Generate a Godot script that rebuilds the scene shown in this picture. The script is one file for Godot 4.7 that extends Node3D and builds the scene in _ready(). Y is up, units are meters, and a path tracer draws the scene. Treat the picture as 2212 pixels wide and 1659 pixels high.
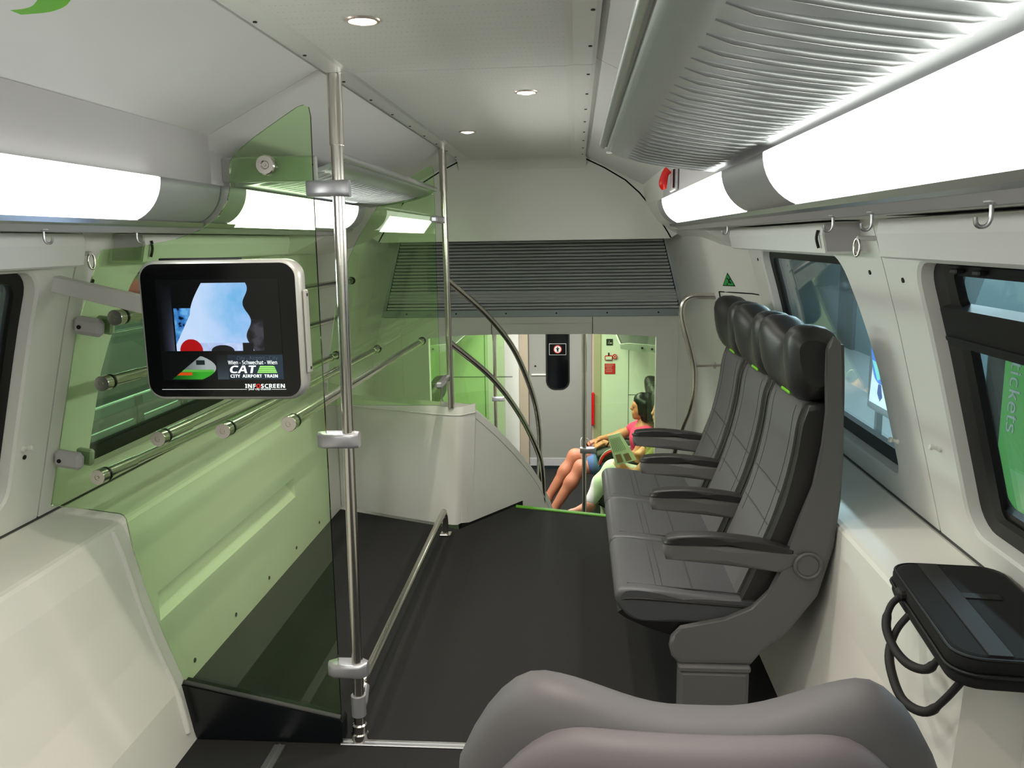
extends Node3D
# Interior of a double-deck airport train: raised saloon with green glass screens, stairs down to a vestibule.
# x right, y up, -z along the train. CX is the train's centre line; u is the distance from it.

const CX := -0.305
var M := {}
var taken := {}

# ------------------------------------------------------------------ geometry collector
class G:
	var v := PackedVector3Array()
	var s := PackedInt32Array()
	var uv := PackedVector2Array()
	var group := 0
	func tri(a: Vector3, b: Vector3, c: Vector3, g := -1) -> void:
		v.append(a); v.append(b); v.append(c)
		s.append(g)
	func quad(a: Vector3, b: Vector3, c: Vector3, d: Vector3, g := -1) -> void:
		tri(a, b, c, g); tri(a, c, d, g)
	func newgroup() -> int:
		group += 1
		return group
	func box(c: Vector3, size: Vector3, bevel := 0.0, b := Basis.IDENTITY) -> G:
		var h := size * 0.5
		var e := minf(bevel, minf(h.x, minf(h.y, h.z)) * 0.95)
		if e <= 0.0:
			var p := []
			for k in 8:
				p.append(c + b * Vector3(h.x * (1 if k & 1 else -1), h.y * (1 if k & 2 else -1), h.z * (1 if k & 4 else -1)))
			for f in [[0, 1, 3, 2], [4, 6, 7, 5], [0, 4, 5, 1], [2, 3, 7, 6], [0, 2, 6, 4], [1, 5, 7, 3]]:
				quad(p[f[0]], p[f[1]], p[f[2]], p[f[3]])
			return self
		var cs := []
		for k in 8:
			var sg := Vector3(1 if k & 1 else -1, 1 if k & 2 else -1, 1 if k & 4 else -1)
			var row := []
			for ax in 3:
				var q := Vector3(h.x - e, h.y - e, h.z - e)
				q[ax] = h[ax]
				row.append(c + b * (q * sg))
			cs.append(row)
		for f in [[0, 0, 4, 6, 2], [0, 1, 3, 7, 5], [1, 0, 1, 5, 4], [1, 2, 6, 7, 3], [2, 0, 2, 3, 1], [2, 4, 5, 7, 6]]:
			quad(cs[f[1]][f[0]], cs[f[2]][f[0]], cs[f[3]][f[0]], cs[f[4]][f[0]])
		for k in 8:
			for ax in 3:
				var o: int = k ^ (1 << ax)
				if k < o:
					var p1 := (ax + 1) % 3
					var p2 := (ax + 2) % 3
					var sgn: bool = (int(k & (1 << p1) != 0) + int(k & (1 << p2) != 0)) % 2 == 0
					if sgn:
						quad(cs[k][p1], cs[k][p2], cs[o][p2], cs[o][p1])
					else:
						quad(cs[k][p1], cs[o][p1], cs[o][p2], cs[k][p2])
			var odd: bool = (int(k & 1 != 0) + int(k & 2 != 0) + int(k & 4 != 0)) % 2 == 1
			if odd:
				tri(cs[k][0], cs[k][1], cs[k][2])
			else:
				tri(cs[k][0], cs[k][2], cs[k][1])
		return self
	func rings(rs: Array, closed := true, caps := true, g := 0) -> G:
		var gg: int = g if g else newgroup()
		for i in rs.size() - 1:
			var a: PackedVector3Array = rs[i]
			var b: PackedVector3Array = rs[i + 1]
			var n := a.size()
			for k in (n if closed else n - 1):
				var k2 := (k + 1) % n
				quad(a[k], a[k2], b[k2], b[k], gg)
		if caps and closed:
			for e in [0, rs.size() - 1]:
				var r: PackedVector3Array = rs[e]
				var m := Vector3.ZERO
				for p in r:
					m += p
				m /= r.size()
				for k in r.size():
					var k2 := (k + 1) % r.size()
					if e == 0:
						tri(m, r[k2], r[k])
					else:
						tri(m, r[k], r[k2])
		return self
	func tube(path: PackedVector3Array, rad, n := 12, caps := true) -> G:
		var rs := []
		var up := Vector3.UP
		var t0 := (path[1] - path[0]).normalized()
		if absf(t0.dot(up)) > 0.9:
			up = Vector3.RIGHT
		var nx := t0.cross(up).normalized()
		for i in path.size():
			var t: Vector3
			if i == 0:
				t = t0
			elif i == path.size() - 1:
				t = (path[i] - path[i - 1]).normalized()
			else:
				t = ((path[i + 1] - path[i]).normalized() + (path[i] - path[i - 1]).normalized()).normalized()
			nx = (nx - t * nx.dot(t)).normalized()
			var ny := t.cross(nx)
			var ring := PackedVector3Array()
			var r: float = rad[i] if rad is Array else rad
			for k in n:
				var a := TAU * k / n
				ring.append(path[i] + (nx * cos(a) + ny * sin(a)) * r)
			rs.append(ring)
		return rings(rs, true, caps)
	func cyl(a: Vector3, b: Vector3, r: float, n := 16, r2 := -1.0) -> G:
		return tube(PackedVector3Array([a, b]), [r, r2 if r2 >= 0 else r], n)
	func lathe(at: Vector3, axis: Vector3, prof: Array, n := 20) -> G:
		axis = axis.normalized()
		var nx := axis.cross(Vector3.UP if absf(axis.y) < 0.9 else Vector3.RIGHT).normalized()
		var ny := axis.cross(nx)
		for i in prof.size() - 1:
			var gg := newgroup()
			for k in n:
				var q := []
				for j in [[i, k], [i, k + 1], [i + 1, k + 1], [i + 1, k]]:
					var a: float = TAU * (j[1] % n) / n
					q.append(at + axis * prof[j[0]][1] + (nx * cos(a) + ny * sin(a)) * prof[j[0]][0])
				quad(q[0], q[1], q[2], q[3], gg)
		return self
	func extrude(poly: PackedVector2Array, o: Vector3, ex: Vector3, ey: Vector3, depth: Vector3, smooth := false) -> G:
		var idx := Geometry2D.triangulate_polygon(poly)
		var p := PackedVector3Array()
		for q in poly:
			p.append(o + ex * q.x + ey * q.y)
		var flip := (depth.dot(ex.cross(ey)) < 0) != Geometry2D.is_polygon_clockwise(poly)
		for k in range(0, idx.size(), 3):
			var a := p[idx[k]]
			var b := p[idx[k + 1]]
			var c := p[idx[k + 2]]
			# orientation of each triangle is taken from its own normal
			if (b - a).cross(c - a).dot(depth) > 0:
				tri(a, b, c); tri(a + depth, c + depth, b + depth)
			else:
				tri(a, c, b); tri(a + depth, b + depth, c + depth)
		var gg: int = newgroup() if smooth else -1
		var n := p.size()
		for k in n:
			var k2 := (k + 1) % n
			if flip:
				quad(p[k], p[k2], p[k2] + depth, p[k] + depth, gg)
			else:
				quad(p[k], p[k] + depth, p[k2] + depth, p[k2], gg)
		return self
	func sheet(rows: Array, thick := Vector3.ZERO) -> G:
		var gg := newgroup()
		for i in rows.size() - 1:
			for k in rows[i].size() - 1:
				quad(rows[i][k], rows[i][k + 1], rows[i + 1][k + 1], rows[i + 1][k], gg)
		if thick != Vector3.ZERO:
			var g2 := newgroup()
			for i in rows.size() - 1:
				for k in rows[i].size() - 1:
					quad(rows[i][k] + thick, rows[i + 1][k] + thick, rows[i + 1][k + 1] + thick, rows[i][k + 1] + thick, g2)
			var border := []
			for k in rows[0].size():
				border.append(rows[0][k])
			for i in range(1, rows.size()):
				border.append(rows[i][rows[i].size() - 1])
			var last: Array = rows[rows.size() - 1]
			for k in range(last.size() - 2, -1, -1):
				border.append(last[k])
			for i in range(rows.size() - 2, 0, -1):
				border.append(rows[i][0])
			for k in border.size():
				var a: Vector3 = border[k]
				var b: Vector3 = border[(k + 1) % border.size()]
				quad(a, a + thick, b + thick, b)
		return self
	func mesh(origin := Vector3.ZERO, closed := true) -> ArrayMesh:
		var vol := 0.0
		var c0 := v[0]
		for k in range(0, v.size(), 3):
			vol += (v[k] - c0).dot((v[k + 1] - c0).cross(v[k + 2] - c0))
		var flip := closed and vol > 0.0
		var st := SurfaceTool.new()
		st.begin(Mesh.PRIMITIVE_TRIANGLES)
		for k in range(0, v.size(), 3):
			if (v[k + 1] - v[k]).cross(v[k + 2] - v[k]).length_squared() < 1e-16:
				continue
			st.set_smooth_group(s[k / 3] if s[k / 3] >= 0 else -1)
			for j in ([0, 2, 1] if flip else [0, 1, 2]):
				if uv.size() == v.size():
					st.set_uv(uv[k + j])
				st.add_vertex(v[k + j] - origin)
		st.generate_normals()
		st.index()
		return st.commit()

# ------------------------------------------------------------------ scene helpers
func numbered(called: String) -> String:
	if not taken.has(called):
		taken[called] = 0
		return called
	taken[called] += 1
	return "%s_%03d" % [called, taken[called]]

func thing(called: String, label: String, category: String, at := Vector3.ZERO, group := "") -> Node3D:
	var o := Node3D.new()
	o.name = numbered(called)
	add_child(o)
	o.position = at
	o.set_meta("label", label)
	o.set_meta("category", category)
	if group:
		o.set_meta("group", group)
	return o

func struct(called: String, label: String, at := Vector3.ZERO) -> Node3D:
	var o := Node3D.new()
	o.name = called
	add_child(o)
	o.position = at
	o.set_meta("kind", "structure")
	o.set_meta("label", label)
	return o

func world_of(n: Node) -> Vector3:
	var p := Vector3.ZERO
	while n != self and n != null:
		if n is Node3D:
			p += (n as Node3D).position
		n = n.get_parent()
	return p

# g is given in world coordinates; the part's own origin is that of its parent
func part(g: G, called: String, m: String, parent: Node, label := "", closed := true) -> MeshInstance3D:
	var o := MeshInstance3D.new()
	o.mesh = g.mesh(world_of(parent), closed)
	o.material_override = M[m]
	o.name = called
	parent.add_child(o, true)
	if label:
		o.set_meta("label", label)
	return o

func solo(g: G, called: String, m: String, label: String, category: String, at: Vector3, group := "") -> MeshInstance3D:
	var o := MeshInstance3D.new()
	o.mesh = g.mesh(at)
	o.material_override = M[m]
	o.name = numbered(called)
	add_child(o)
	o.position = at
	o.set_meta("label", label)
	o.set_meta("category", category)
	if group:
		o.set_meta("group", group)
	return o

func copy_of(o: Node3D, label: String, at: Vector3, turn := 0.0) -> Node3D:
	var c: Node3D = o.duplicate()
	c.name = numbered(String(o.name))
	add_child(c)
	c.position = at
	c.rotation.y = turn
	c.set_meta("label", label)
	return c

func text(words: String, size: float, m: String, parent: Node3D, at: Vector3, b := Basis.IDENTITY, called := "lettering", depth := 0.0008, bold := false, font := "Droid Sans") -> MeshInstance3D:
	var t := TextMesh.new()
	var f := SystemFont.new()
	f.font_names = PackedStringArray([font])
	if bold:
		f.font_weight = 700
	t.font = f
	t.text = words
	t.font_size = 32
	t.pixel_size = size / 32.0
	t.depth = depth
	t.curve_step = 2.0
	t.horizontal_alignment = HORIZONTAL_ALIGNMENT_LEFT
	t.vertical_alignment = VERTICAL_ALIGNMENT_BOTTOM
	var o := MeshInstance3D.new()
	o.mesh = t
	o.material_override = M[m]
	o.name = called
	parent.add_child(o, true)
	o.transform = Transform3D(b, at - world_of(parent))
	return o

# a line of lettering fitted to a width, its baseline at the given point
func line_text(words: String, size: float, m: String, parent: Node3D, at: Vector3, width: float, bold: bool, slant := 0.0) -> void:
	var o := text(words, size, m, parent, at, Basis.IDENTITY, "lettering", 0.0008, bold)
	var bb := o.mesh.get_aabb()
	var f := (width - slant * bb.size.y) / bb.size.x
	var b := Basis(Vector3(f, 0, 0), Vector3(slant, 1, 0), Vector3(0, 0, 1))
	o.transform = Transform3D(b, at - world_of(parent) - b * Vector3(bb.position.x, bb.position.y, 0))

func X(u: float, side: int) -> float:
	return CX + side * u

func P2(a: Array) -> PackedVector2Array:
	var p := PackedVector2Array()
	for k in range(0, a.size(), 2):
		p.append(Vector2(a[k], a[k + 1]))
	return p

func P3(a: Array) -> PackedVector3Array:
	var p := PackedVector3Array()
	for k in range(0, a.size(), 3):
		p.append(Vector3(a[k], a[k + 1], a[k + 2]))
	return p

func smooth_path(p: PackedVector3Array, n := 6) -> PackedVector3Array:
	var out := PackedVector3Array()
	for i in p.size() - 1:
		var a := p[maxi(i - 1, 0)]
		var d := p[mini(i + 2, p.size() - 1)]
		for k in n:
			out.append(p[i].cubic_interpolate(p[i + 1], a, d, float(k) / n))
	out.append(p[p.size() - 1])
	return out

func smooth2(p: PackedVector2Array, n := 5) -> PackedVector2Array:
	var out := PackedVector2Array()
	for i in p.size() - 1:
		var a := p[maxi(i - 1, 0)]
		var d := p[mini(i + 2, p.size() - 1)]
		for k in n:
			out.append(p[i].cubic_interpolate(p[i + 1], a, d, float(k) / n))
	out.append(p[p.size() - 1])
	return out

func round_rect(x0: float, x1: float, y0: float, y1: float, r: float, ns := 5, nc := 5) -> PackedVector2Array:
	var out := PackedVector2Array()
	var cs := [Vector2(x1 - r, y0 + r), Vector2(x1 - r, y1 - r), Vector2(x0 + r, y1 - r), Vector2(x0 + r, y0 + r)]
	for c in 4:
		for k in nc + 1:
			var a := -PI / 2 + PI / 2 * c + PI / 2 * k / nc
			out.append(cs[c] + Vector2(cos(a), sin(a)) * r)
		var a2 := PI / 2 * c
		var from: Vector2 = cs[c] + Vector2(cos(a2), sin(a2)) * r
		var to: Vector2 = cs[(c + 1) % 4] + Vector2(cos(a2), sin(a2)) * r
		for k in range(1, ns):
			out.append(from.lerp(to, float(k) / ns))
	return out

# inner face of the side wall: distance from the centre line at height y
func wall_u(y: float) -> float:
	var ys := [-2.0, 0.70, 0.886, 1.063, 1.26, 1.414, 1.55]
	var us := [1.27, 1.27, 1.222, 1.176, 1.124, 1.078, 1.035]
	for k in ys.size() - 1:
		if y <= ys[k + 1]:
			return lerpf(us[k], us[k + 1], (y - ys[k]) / (ys[k + 1] - ys[k]))
	return 1.035

func W(side: int, z: float, y: float, off := 0.0) -> Vector3:
	return Vector3(X(wall_u(y) + off, side), y + off * 0.27, z)

func band(g: G, side: int, a: PackedVector2Array, oa: float, b: PackedVector2Array, ob: float, steps := 1) -> void:
	var gg := g.newgroup()
	var n := a.size()
	for i in steps:
		var t0 := float(i) / steps
		var t1 := float(i + 1) / steps
		for k in n:
			var k2 := (k + 1) % n
			var q := []
			for j in [[k, t0], [k2, t0], [k2, t1], [k, t1]]:
				var p := a[j[0]].lerp(b[j[0]], j[1])
				q.append(W(side, p.x, p.y, lerpf(oa, ob, j[1])))
			g.quad(q[0], q[1], q[2], q[3], gg)

# the rear windows lean: their near upper corner is set back
func lean(p: PackedVector2Array, z0: float, z1: float, on: bool) -> PackedVector2Array:
	if not on:
		return p
	var out := PackedVector2Array()
	for q in p:
		var t := clampf((q.x - z0) / (z1 - z0), 0.0, 1.0)
		var d := maxf(0.0, q.y - 1.12)
		out.append(Vector2(q.x - t * d * (0.20 + 0.55 * d), q.y))
	return out

func shrink(p: PackedVector2Array, f: float) -> PackedVector2Array:
	var c := Vector2.ZERO
	for q in p:
		c += q
	c /= p.size()
	var out := PackedVector2Array()
	for q in p:
		out.append(c.lerp(q, f))
	return out

# closed slab that follows the wall
func wall_slab(g: G, side: int, outline: PackedVector2Array, o0: float, o1: float) -> void:
	var mid := shrink(outline, 0.0005)
	band(g, side, mid, o1, outline, o1, 6)
	band(g, side, outline, o1, outline, o0)
	band(g, side, outline, o0, mid, o0, 6)

# ------------------------------------------------------------------ materials
func mat(called: String, c: Color, rough := 0.6, metal := 0.0) -> StandardMaterial3D:
	var m := StandardMaterial3D.new()
	m.resource_name = called
	m.albedo_color = c
	m.roughness = rough
	m.metallic = metal
	M[called] = m
	return m

func noise_tex(freq: float, lo: Color, hi: Color, sd: int, size := 256, kind := FastNoiseLite.TYPE_SIMPLEX_SMOOTH, oct := 3) -> NoiseTexture2D:
	var n := FastNoiseLite.new()
	n.seed = sd
	n.frequency = freq
	n.noise_type = kind
	n.fractal_octaves = oct
	var t := NoiseTexture2D.new()
	t.width = size
	t.height = size
	t.seamless = true
	t.noise = n
	var r := Gradient.new()
	r.set_color(0, lo)
	r.set_color(1, hi)
	t.color_ramp = r
	return t

func tri_map(m: StandardMaterial3D, scale: float) -> void:
	m.uv1_triplanar = true
	m.uv1_world_triplanar = true
	m.uv1_scale = Vector3(scale, scale, scale)

func relief(m: StandardMaterial3D, freq: float, depth: float, scale: float, sd: int) -> void:
	m.heightmap_enabled = true
	m.heightmap_scale = depth
	m.heightmap_texture = noise_tex(freq, Color.BLACK, Color.WHITE, sd)
	tri_map(m, scale)

func glow(called: String, c: Color, e: float) -> void:
	var m := mat(called, c, 0.5)
	m.emission_enabled = true
	m.emission = c
	m.emission_energy_multiplier = e

func glass(called: String, c: Color, ior_scale := 0.05) -> void:
	var m := mat(called, Color(c.r, c.g, c.b, 0.0), 0.0)
	m.refraction_enabled = true
	m.refraction_scale = ior_scale
	m.transparency = BaseMaterial3D.TRANSPARENCY_ALPHA

func materials() -> void:
	var m := mat("white_panel", Color(0.90, 0.895, 0.87), 0.45)
	mat("white_gloss", Color(0.91, 0.91, 0.88), 0.3)
	m = mat("light_panel", Color(0.89, 0.885, 0.87), 0.5)
	m = mat("ledge_white", Color(0.90, 0.89, 0.86), 0.35)
	mat("gap_black", Color(0.03, 0.03, 0.03), 0.9)
	mat("seam_grey", Color(0.30, 0.30, 0.29), 0.8)
	m = mat("carpet", Color(1, 1, 1), 0.95)
	m.albedo_texture = noise_tex(0.35, Color(0.045, 0.045, 0.044), Color(0.168, 0.167, 0.163), 11, 512, FastNoiseLite.TYPE_SIMPLEX, 2)
	m.heightmap_enabled = true
	m.heightmap_scale = 0.25
	m.heightmap_texture = noise_tex(0.4, Color.BLACK, Color.WHITE, 12, 512, FastNoiseLite.TYPE_SIMPLEX, 2)
	tri_map(m, 3.0)
	mat("silver_paint", Color(0.66, 0.66, 0.67), 0.38, 0.35)
	mat("tray_dark", Color(0.20, 0.20, 0.20), 0.5)
	mat("fascia_grey", Color(0.72, 0.71, 0.715), 0.45, 0.0)
	mat("aluminium", Color(0.74, 0.74, 0.75), 0.3, 0.9)
	mat("rack_metal", Color(0.74, 0.75, 0.75), 0.33, 0.8)
	m = mat("steel", Color(0.83, 0.81, 0.78), 0.22, 1.0)
	mat("clamp_silver", Color(0.72, 0.72, 0.74), 0.35, 0.6)
	m = mat("shutter_grey", Color(0.80, 0.81, 0.82), 0.42, 0.1)
	mat("shutter_rail", Color(0.62, 0.65, 0.67), 0.4, 0.4)
	mat("black_rubber", Color(0.035, 0.033, 0.032), 0.5)
	mat("black_frame", Color(0.05, 0.045, 0.045), 0.42)
	mat("dark_base", Color(0.06, 0.07, 0.085), 0.25)
	mat("screw_dark", Color(0.16, 0.14, 0.13), 0.5, 0.6)
	mat("seat_plastic", Color(0.385, 0.382, 0.375), 0.5)
	m = mat("seat_fabric", Color(0.335, 0.337, 0.335), 0.85)
	relief(m, 0.3, 0.06, 12.0, 21)
	m = mat("seat_leather", Color(0.295, 0.297, 0.307), 0.42)
	m = mat("dark_leather", Color(0.155, 0.15, 0.15), 0.42)
	mat("seam_thread", Color(0.235, 0.235, 0.235), 0.8)
	mat("lime", Color(0.45, 0.75, 0.10), 0.5)
	m = mat("lime_nosing", Color(0.40, 0.72, 0.16), 0.6)
	mat("logo_green", Color(0.42, 0.74, 0.05), 0.45)
	mat("shell_grey", Color(0.335, 0.312, 0.325), 0.62)
	mat("headrest_grey", Color(0.29, 0.28, 0.287), 0.58)
	m = mat("nylon", Color(0.055, 0.053, 0.053), 0.95)
	mat("webbing", Color(0.11, 0.10, 0.10), 0.7)
	glow("lamp_lens", Color(0.99, 1.0, 0.98), 4.5)
	glow("spot_bulb", Color(1.0, 0.93, 0.86), 14.0)
	mat("spot_ring", Color(0.8, 0.74, 0.7), 0.3, 0.6)
	glass("green_glass", Color(0.865, 0.99, 0.785))
	m = mat("clear_glass", Color(0.80, 0.90, 0.90, 0.06), 0.02)
	m.transparency = BaseMaterial3D.TRANSPARENCY_ALPHA
	mat("monitor_silver", Color(0.68, 0.68, 0.66), 0.35, 0.3)
	mat("monitor_black", Color(0.012, 0.012, 0.014), 0.12)
	glow("screen_white", Color(0.85, 0.88, 0.88), 0.75)
	glow("screen_dim", Color(0.2, 0.26, 0.32), 0.5)
	glow("screen_green", Color(0.5, 0.75, 0.38), 0.6)
	glow("screen_red", Color(0.8, 0.12, 0.10), 0.6)
	mat("red_paint", Color(0.80, 0.07, 0.05), 0.4)
	mat("sign_red", Color(0.80, 0.13, 0.15), 0.5)
	mat("sign_green", Color(0.16, 0.66, 0.30), 0.45)
	mat("sign_dark", Color(0.07, 0.10, 0.05), 0.5)
	mat("sign_white", Color(0.85, 0.85, 0.83), 0.5)
	m = mat("door_grey", Color(0.60, 0.60, 0.57), 0.4)
	mat("door_frame", Color(0.72, 0.66, 0.58), 0.5)
	mat("door_glass", Color(0.03, 0.04, 0.05), 0.08)
	mat("skin", Color(0.74, 0.47, 0.35), 0.55)
	mat("skin_fair", Color(0.80, 0.56, 0.45), 0.55)
	mat("hair", Color(0.045, 0.045, 0.05), 0.42)
	mat("pink_cloth", Color(0.86, 0.22, 0.42), 0.85)
	mat("denim", Color(0.30, 0.40, 0.55), 0.9)
	mat("white_cloth", Color(0.86, 0.85, 0.83), 0.85)
	mat("olive_cloth", Color(0.47, 0.45, 0.22), 0.85)
	mat("lip", Color(0.6, 0.25, 0.24), 0.5)
	mat("eye_dark", Color(0.05, 0.04, 0.04), 0.3)
	mat("bag_dark", Color(0.09, 0.10, 0.09), 0.6)
	mat("bag_red", Color(0.72, 0.10, 0.10), 0.6)
	mat("newsprint", Color(0.92, 0.92, 0.86), 0.8)
	mat("news_ink", Color(0.25, 0.27, 0.24), 0.8)
	mat("news_photo", Color(0.66, 0.50, 0.42), 0.8)
	m = mat("platform_wall", Color(0.42, 0.52, 0.55), 0.6)
	mat("platform_dark", Color(0.17, 0.24, 0.27), 0.6)
	m = mat("platform_floor", Color(0.62, 0.65, 0.65), 0.35)
	mat("platform_beam", Color(0.58, 0.64, 0.66), 0.6)
	mat("machine_green", Color(0.28, 0.66, 0.14), 0.4)
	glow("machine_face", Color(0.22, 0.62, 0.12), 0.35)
	glow("poster_white", Color(0.86, 0.97, 1.0), 1.05)
	glow("poster_blue", Color(0.18, 0.50, 0.92), 0.9)
	glow("poster_teal", Color(0.45, 0.85, 0.80), 1.2)
	glow("poster_navy", Color(0.10, 0.25, 0.55), 0.9)
	mat("tunnel_wall", Color(0.10, 0.12, 0.12), 0.8)
	mat("tunnel_grate", Color(0.5, 0.55, 0.52), 0.5, 0.4)
	glow("tunnel_lamp", Color(0.85, 1.0, 0.92), 4.0)
	# perforated ceiling sheet: rows of small holes
	m = mat("perforated", Color(1, 1, 1), 0.5)
	var im := Image.create(256, 256, false, Image.FORMAT_RGB8)
	im.fill(Color(0.89, 0.89, 0.86))
	for k in 8:
		for dx in range(-6, 7):
			for dy in range(-6, 7):
				if dx * dx / 30.0 + dy * dy / 9.0 <= 1.0:
					im.set_pixel(16 + k * 32 + dx, 128 + dy, Color(0.36, 0.36, 0.34))
	m.albedo_texture = ImageTexture.create_from_image(im)
	m.uv1_triplanar = true
	m.uv1_world_triplanar = true
	m.uv1_scale = Vector3(11.0, 11.0, 22.0)

# ------------------------------------------------------------------ main
func _ready() -> void:
	var cam := Camera3D.new()
	cam.name = "camera"
	cam.fov = 2.0 * rad_to_deg(atan(829.5 / 1789.0))
	cam.near = 0.02
	add_child(cam)
	# basis from the two vanishing points (train axis and plumb line) measured in a 2212 x 1659 frame
	var ax := Vector3(139, 314.5, -1789).normalized()
	var dn := Vector3(156, -10245, -1789)
	dn = (dn - ax * dn.dot(ax)).normalized()
	var rt := ax.cross(-dn).normalized()
	# rows: world axes in camera space -> camera axes in world space
	cam.transform = Transform3D(Basis(Vector3(rt.x, -dn.x, -ax.x), Vector3(rt.y, -dn.y, -ax.y), Vector3(rt.z, -dn.z, -ax.z)), Vector3(0, 1.5, 0))
	cam.current = true
	var we := WorldEnvironment.new()
	we.name = "environment"
	var e := Environment.new()
	e.background_mode = Environment.BG_COLOR
	e.background_color = Color(0.02, 0.025, 0.03)
	e.tonemap_mode = Environment.TONE_MAPPER_LINEAR
	e.tonemap_exposure = 1.0
	e.sdfgi_enabled = true
	e.ssao_enabled = true
	e.ssil_enabled = true
	we.environment = e
	add_child(we)
	materials()
	lamps()
	shell()
	windows()
	bulkhead()
	vestibule()
	outside()
	glass_screens()
	poles()
	luggage_bars()
	racks()
	stair_guard()
	triple_seats()
	front_seat()
	monitor()
	small_things()
	laptop_bag()
	people()

func area(called: String, parent: Node, at: Vector3, dir: Vector3, along: Vector3, sx: float, sy: float, energy: float, c := Color(0.985, 0.99, 0.965)) -> void:
	var l := AreaLight3D.new()
	l.name = called
	l.area_size = Vector2(sx, sy)
	l.light_energy = energy
	l.light_color = c
	l.area_normalize_energy = false
	l.shadow_enabled = true
	l.area_range = 20.0
	parent.add_child(l, true)
	var zb := -dir.normalized()
	var xb := along.normalized()
	var yb := zb.cross(xb).normalized()
	l.transform = Transform3D(Basis(xb, yb, zb), at - world_of(parent))

const LENS := Vector2(0.76, 1.655)
func lens_point(side: int, a: float, r: float, z: float) -> Vector3:
	return Vector3(X(LENS.x - r * cos(a), side), LENS.y - r * sin(a), z)

func lens_part(g: G, side: int, z0: float, z1: float, a0: float, a1: float, r: float, thick: float) -> void:
	var rows := []
	for i in 2:
		var z: float = [z0, z1][i]
		var ring := PackedVector3Array()
		for k in 11:
			ring.append(lens_point(side, lerpf(a0, a1, k / 10.0), r, z))
		for k in 11:
			ring.append(lens_point(side, lerpf(a1, a0, k / 10.0), r - thick, z))
		rows.append(ring)
	g.rings(rows)

func lamps() -> void:
	var where := {
		-1: [["front window on the screen side", -1.90, 4.4], ["luggage bars", -3.68, -2.42]],
		1: [["front window above the black bag", -1.64, 4.4], ["triple seat", -3.52, -2.10]],
	}
	for side: int in where:
		for w: Array in where[side]:
			var z0: float = w[1]
			var z1: float = w[2]
			var mid := (z0 + z1) * 0.5
			var o := thing("strip_light", "long glowing white strip light in the cornice above the %s" % w[0], "light", Vector3(X(0.69, side), 1.55, mid), "cornice strip lights")
			var g := G.new()
			lens_part(g, side, z0 + 0.004, z1 - 0.004, 0.0, 1.25, 0.105, 0.012)
			part(g, "lens", "lamp_lens", o)
			var dir := Vector3(-side * cos(0.65), -sin(0.65), 0)
			area("lamp", o, lens_point(side, 0.65, 0.112, mid), dir, Vector3(0, 0, 1), z1 - z0, 0.10, 2.3 if z1 > 0 else (6.6 if side < 0 else 5.0))
	# recessed ceiling spots
	for sp in [[-0.427, -1.735, "beside the front pole"], [-0.15, -2.608, "near the right-hand luggage rack end"], [-0.444, -3.496, "near the rear pole"], [-0.15, -0.86, "over the grey seat back"], [-0.427, 0.2, "behind the viewer"]]:
		var at := Vector3(sp[0], 1.938, sp[1])
		var o := thing("ceiling_spotlight", "small round recessed ceiling spotlight %s" % sp[2], "spotlight", at, "ceiling spotlights")
		var g := G.new()
		g.lathe(at, Vector3.DOWN, [[0.027, -0.004], [0.027, 0.001], [0.029, 0.004], [0.034, 0.003], [0.036, 0.0], [0.036, -0.004], [0.027, -0.004]], 24)
		part(g, "ring", "spot_ring", o)
		g = G.new()
		g.lathe(at, Vector3.DOWN, [[0.0, -0.004], [0.0265, -0.004], [0.024, 0.003], [0.014, 0.007], [0.0, 0.008]], 24)
		part(g, "bulb", "spot_bulb", o)
		var l := SpotLight3D.new()
		l.name = "lamp"
		l.light_energy = 1.0
		l.light_color = Color(1, 0.95, 0.88)
		l.light_size = 0.02
		l.spot_angle = 60.0
		l.spot_range = 20.0
		l.spot_attenuation = 2.0
		l.shadow_enabled = true
		o.add_child(l, true)
		l.position = Vector3(0, -0.012, 0)
		l.rotation.x = -PI / 2

# ------------------------------------------------------------------ shell
func prism(g: G, side: int, prof: Array, z0: float, z1: float) -> void:
	var p := PackedVector2Array()
	for k in range(0, prof.size(), 2):
		p.append(Vector2(X(prof[k], side), prof[k + 1]))
	g.extrude(p, Vector3(0, 0, z0), Vector3.RIGHT, Vector3.UP, Vector3(0, 0, z1 - z0))

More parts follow.
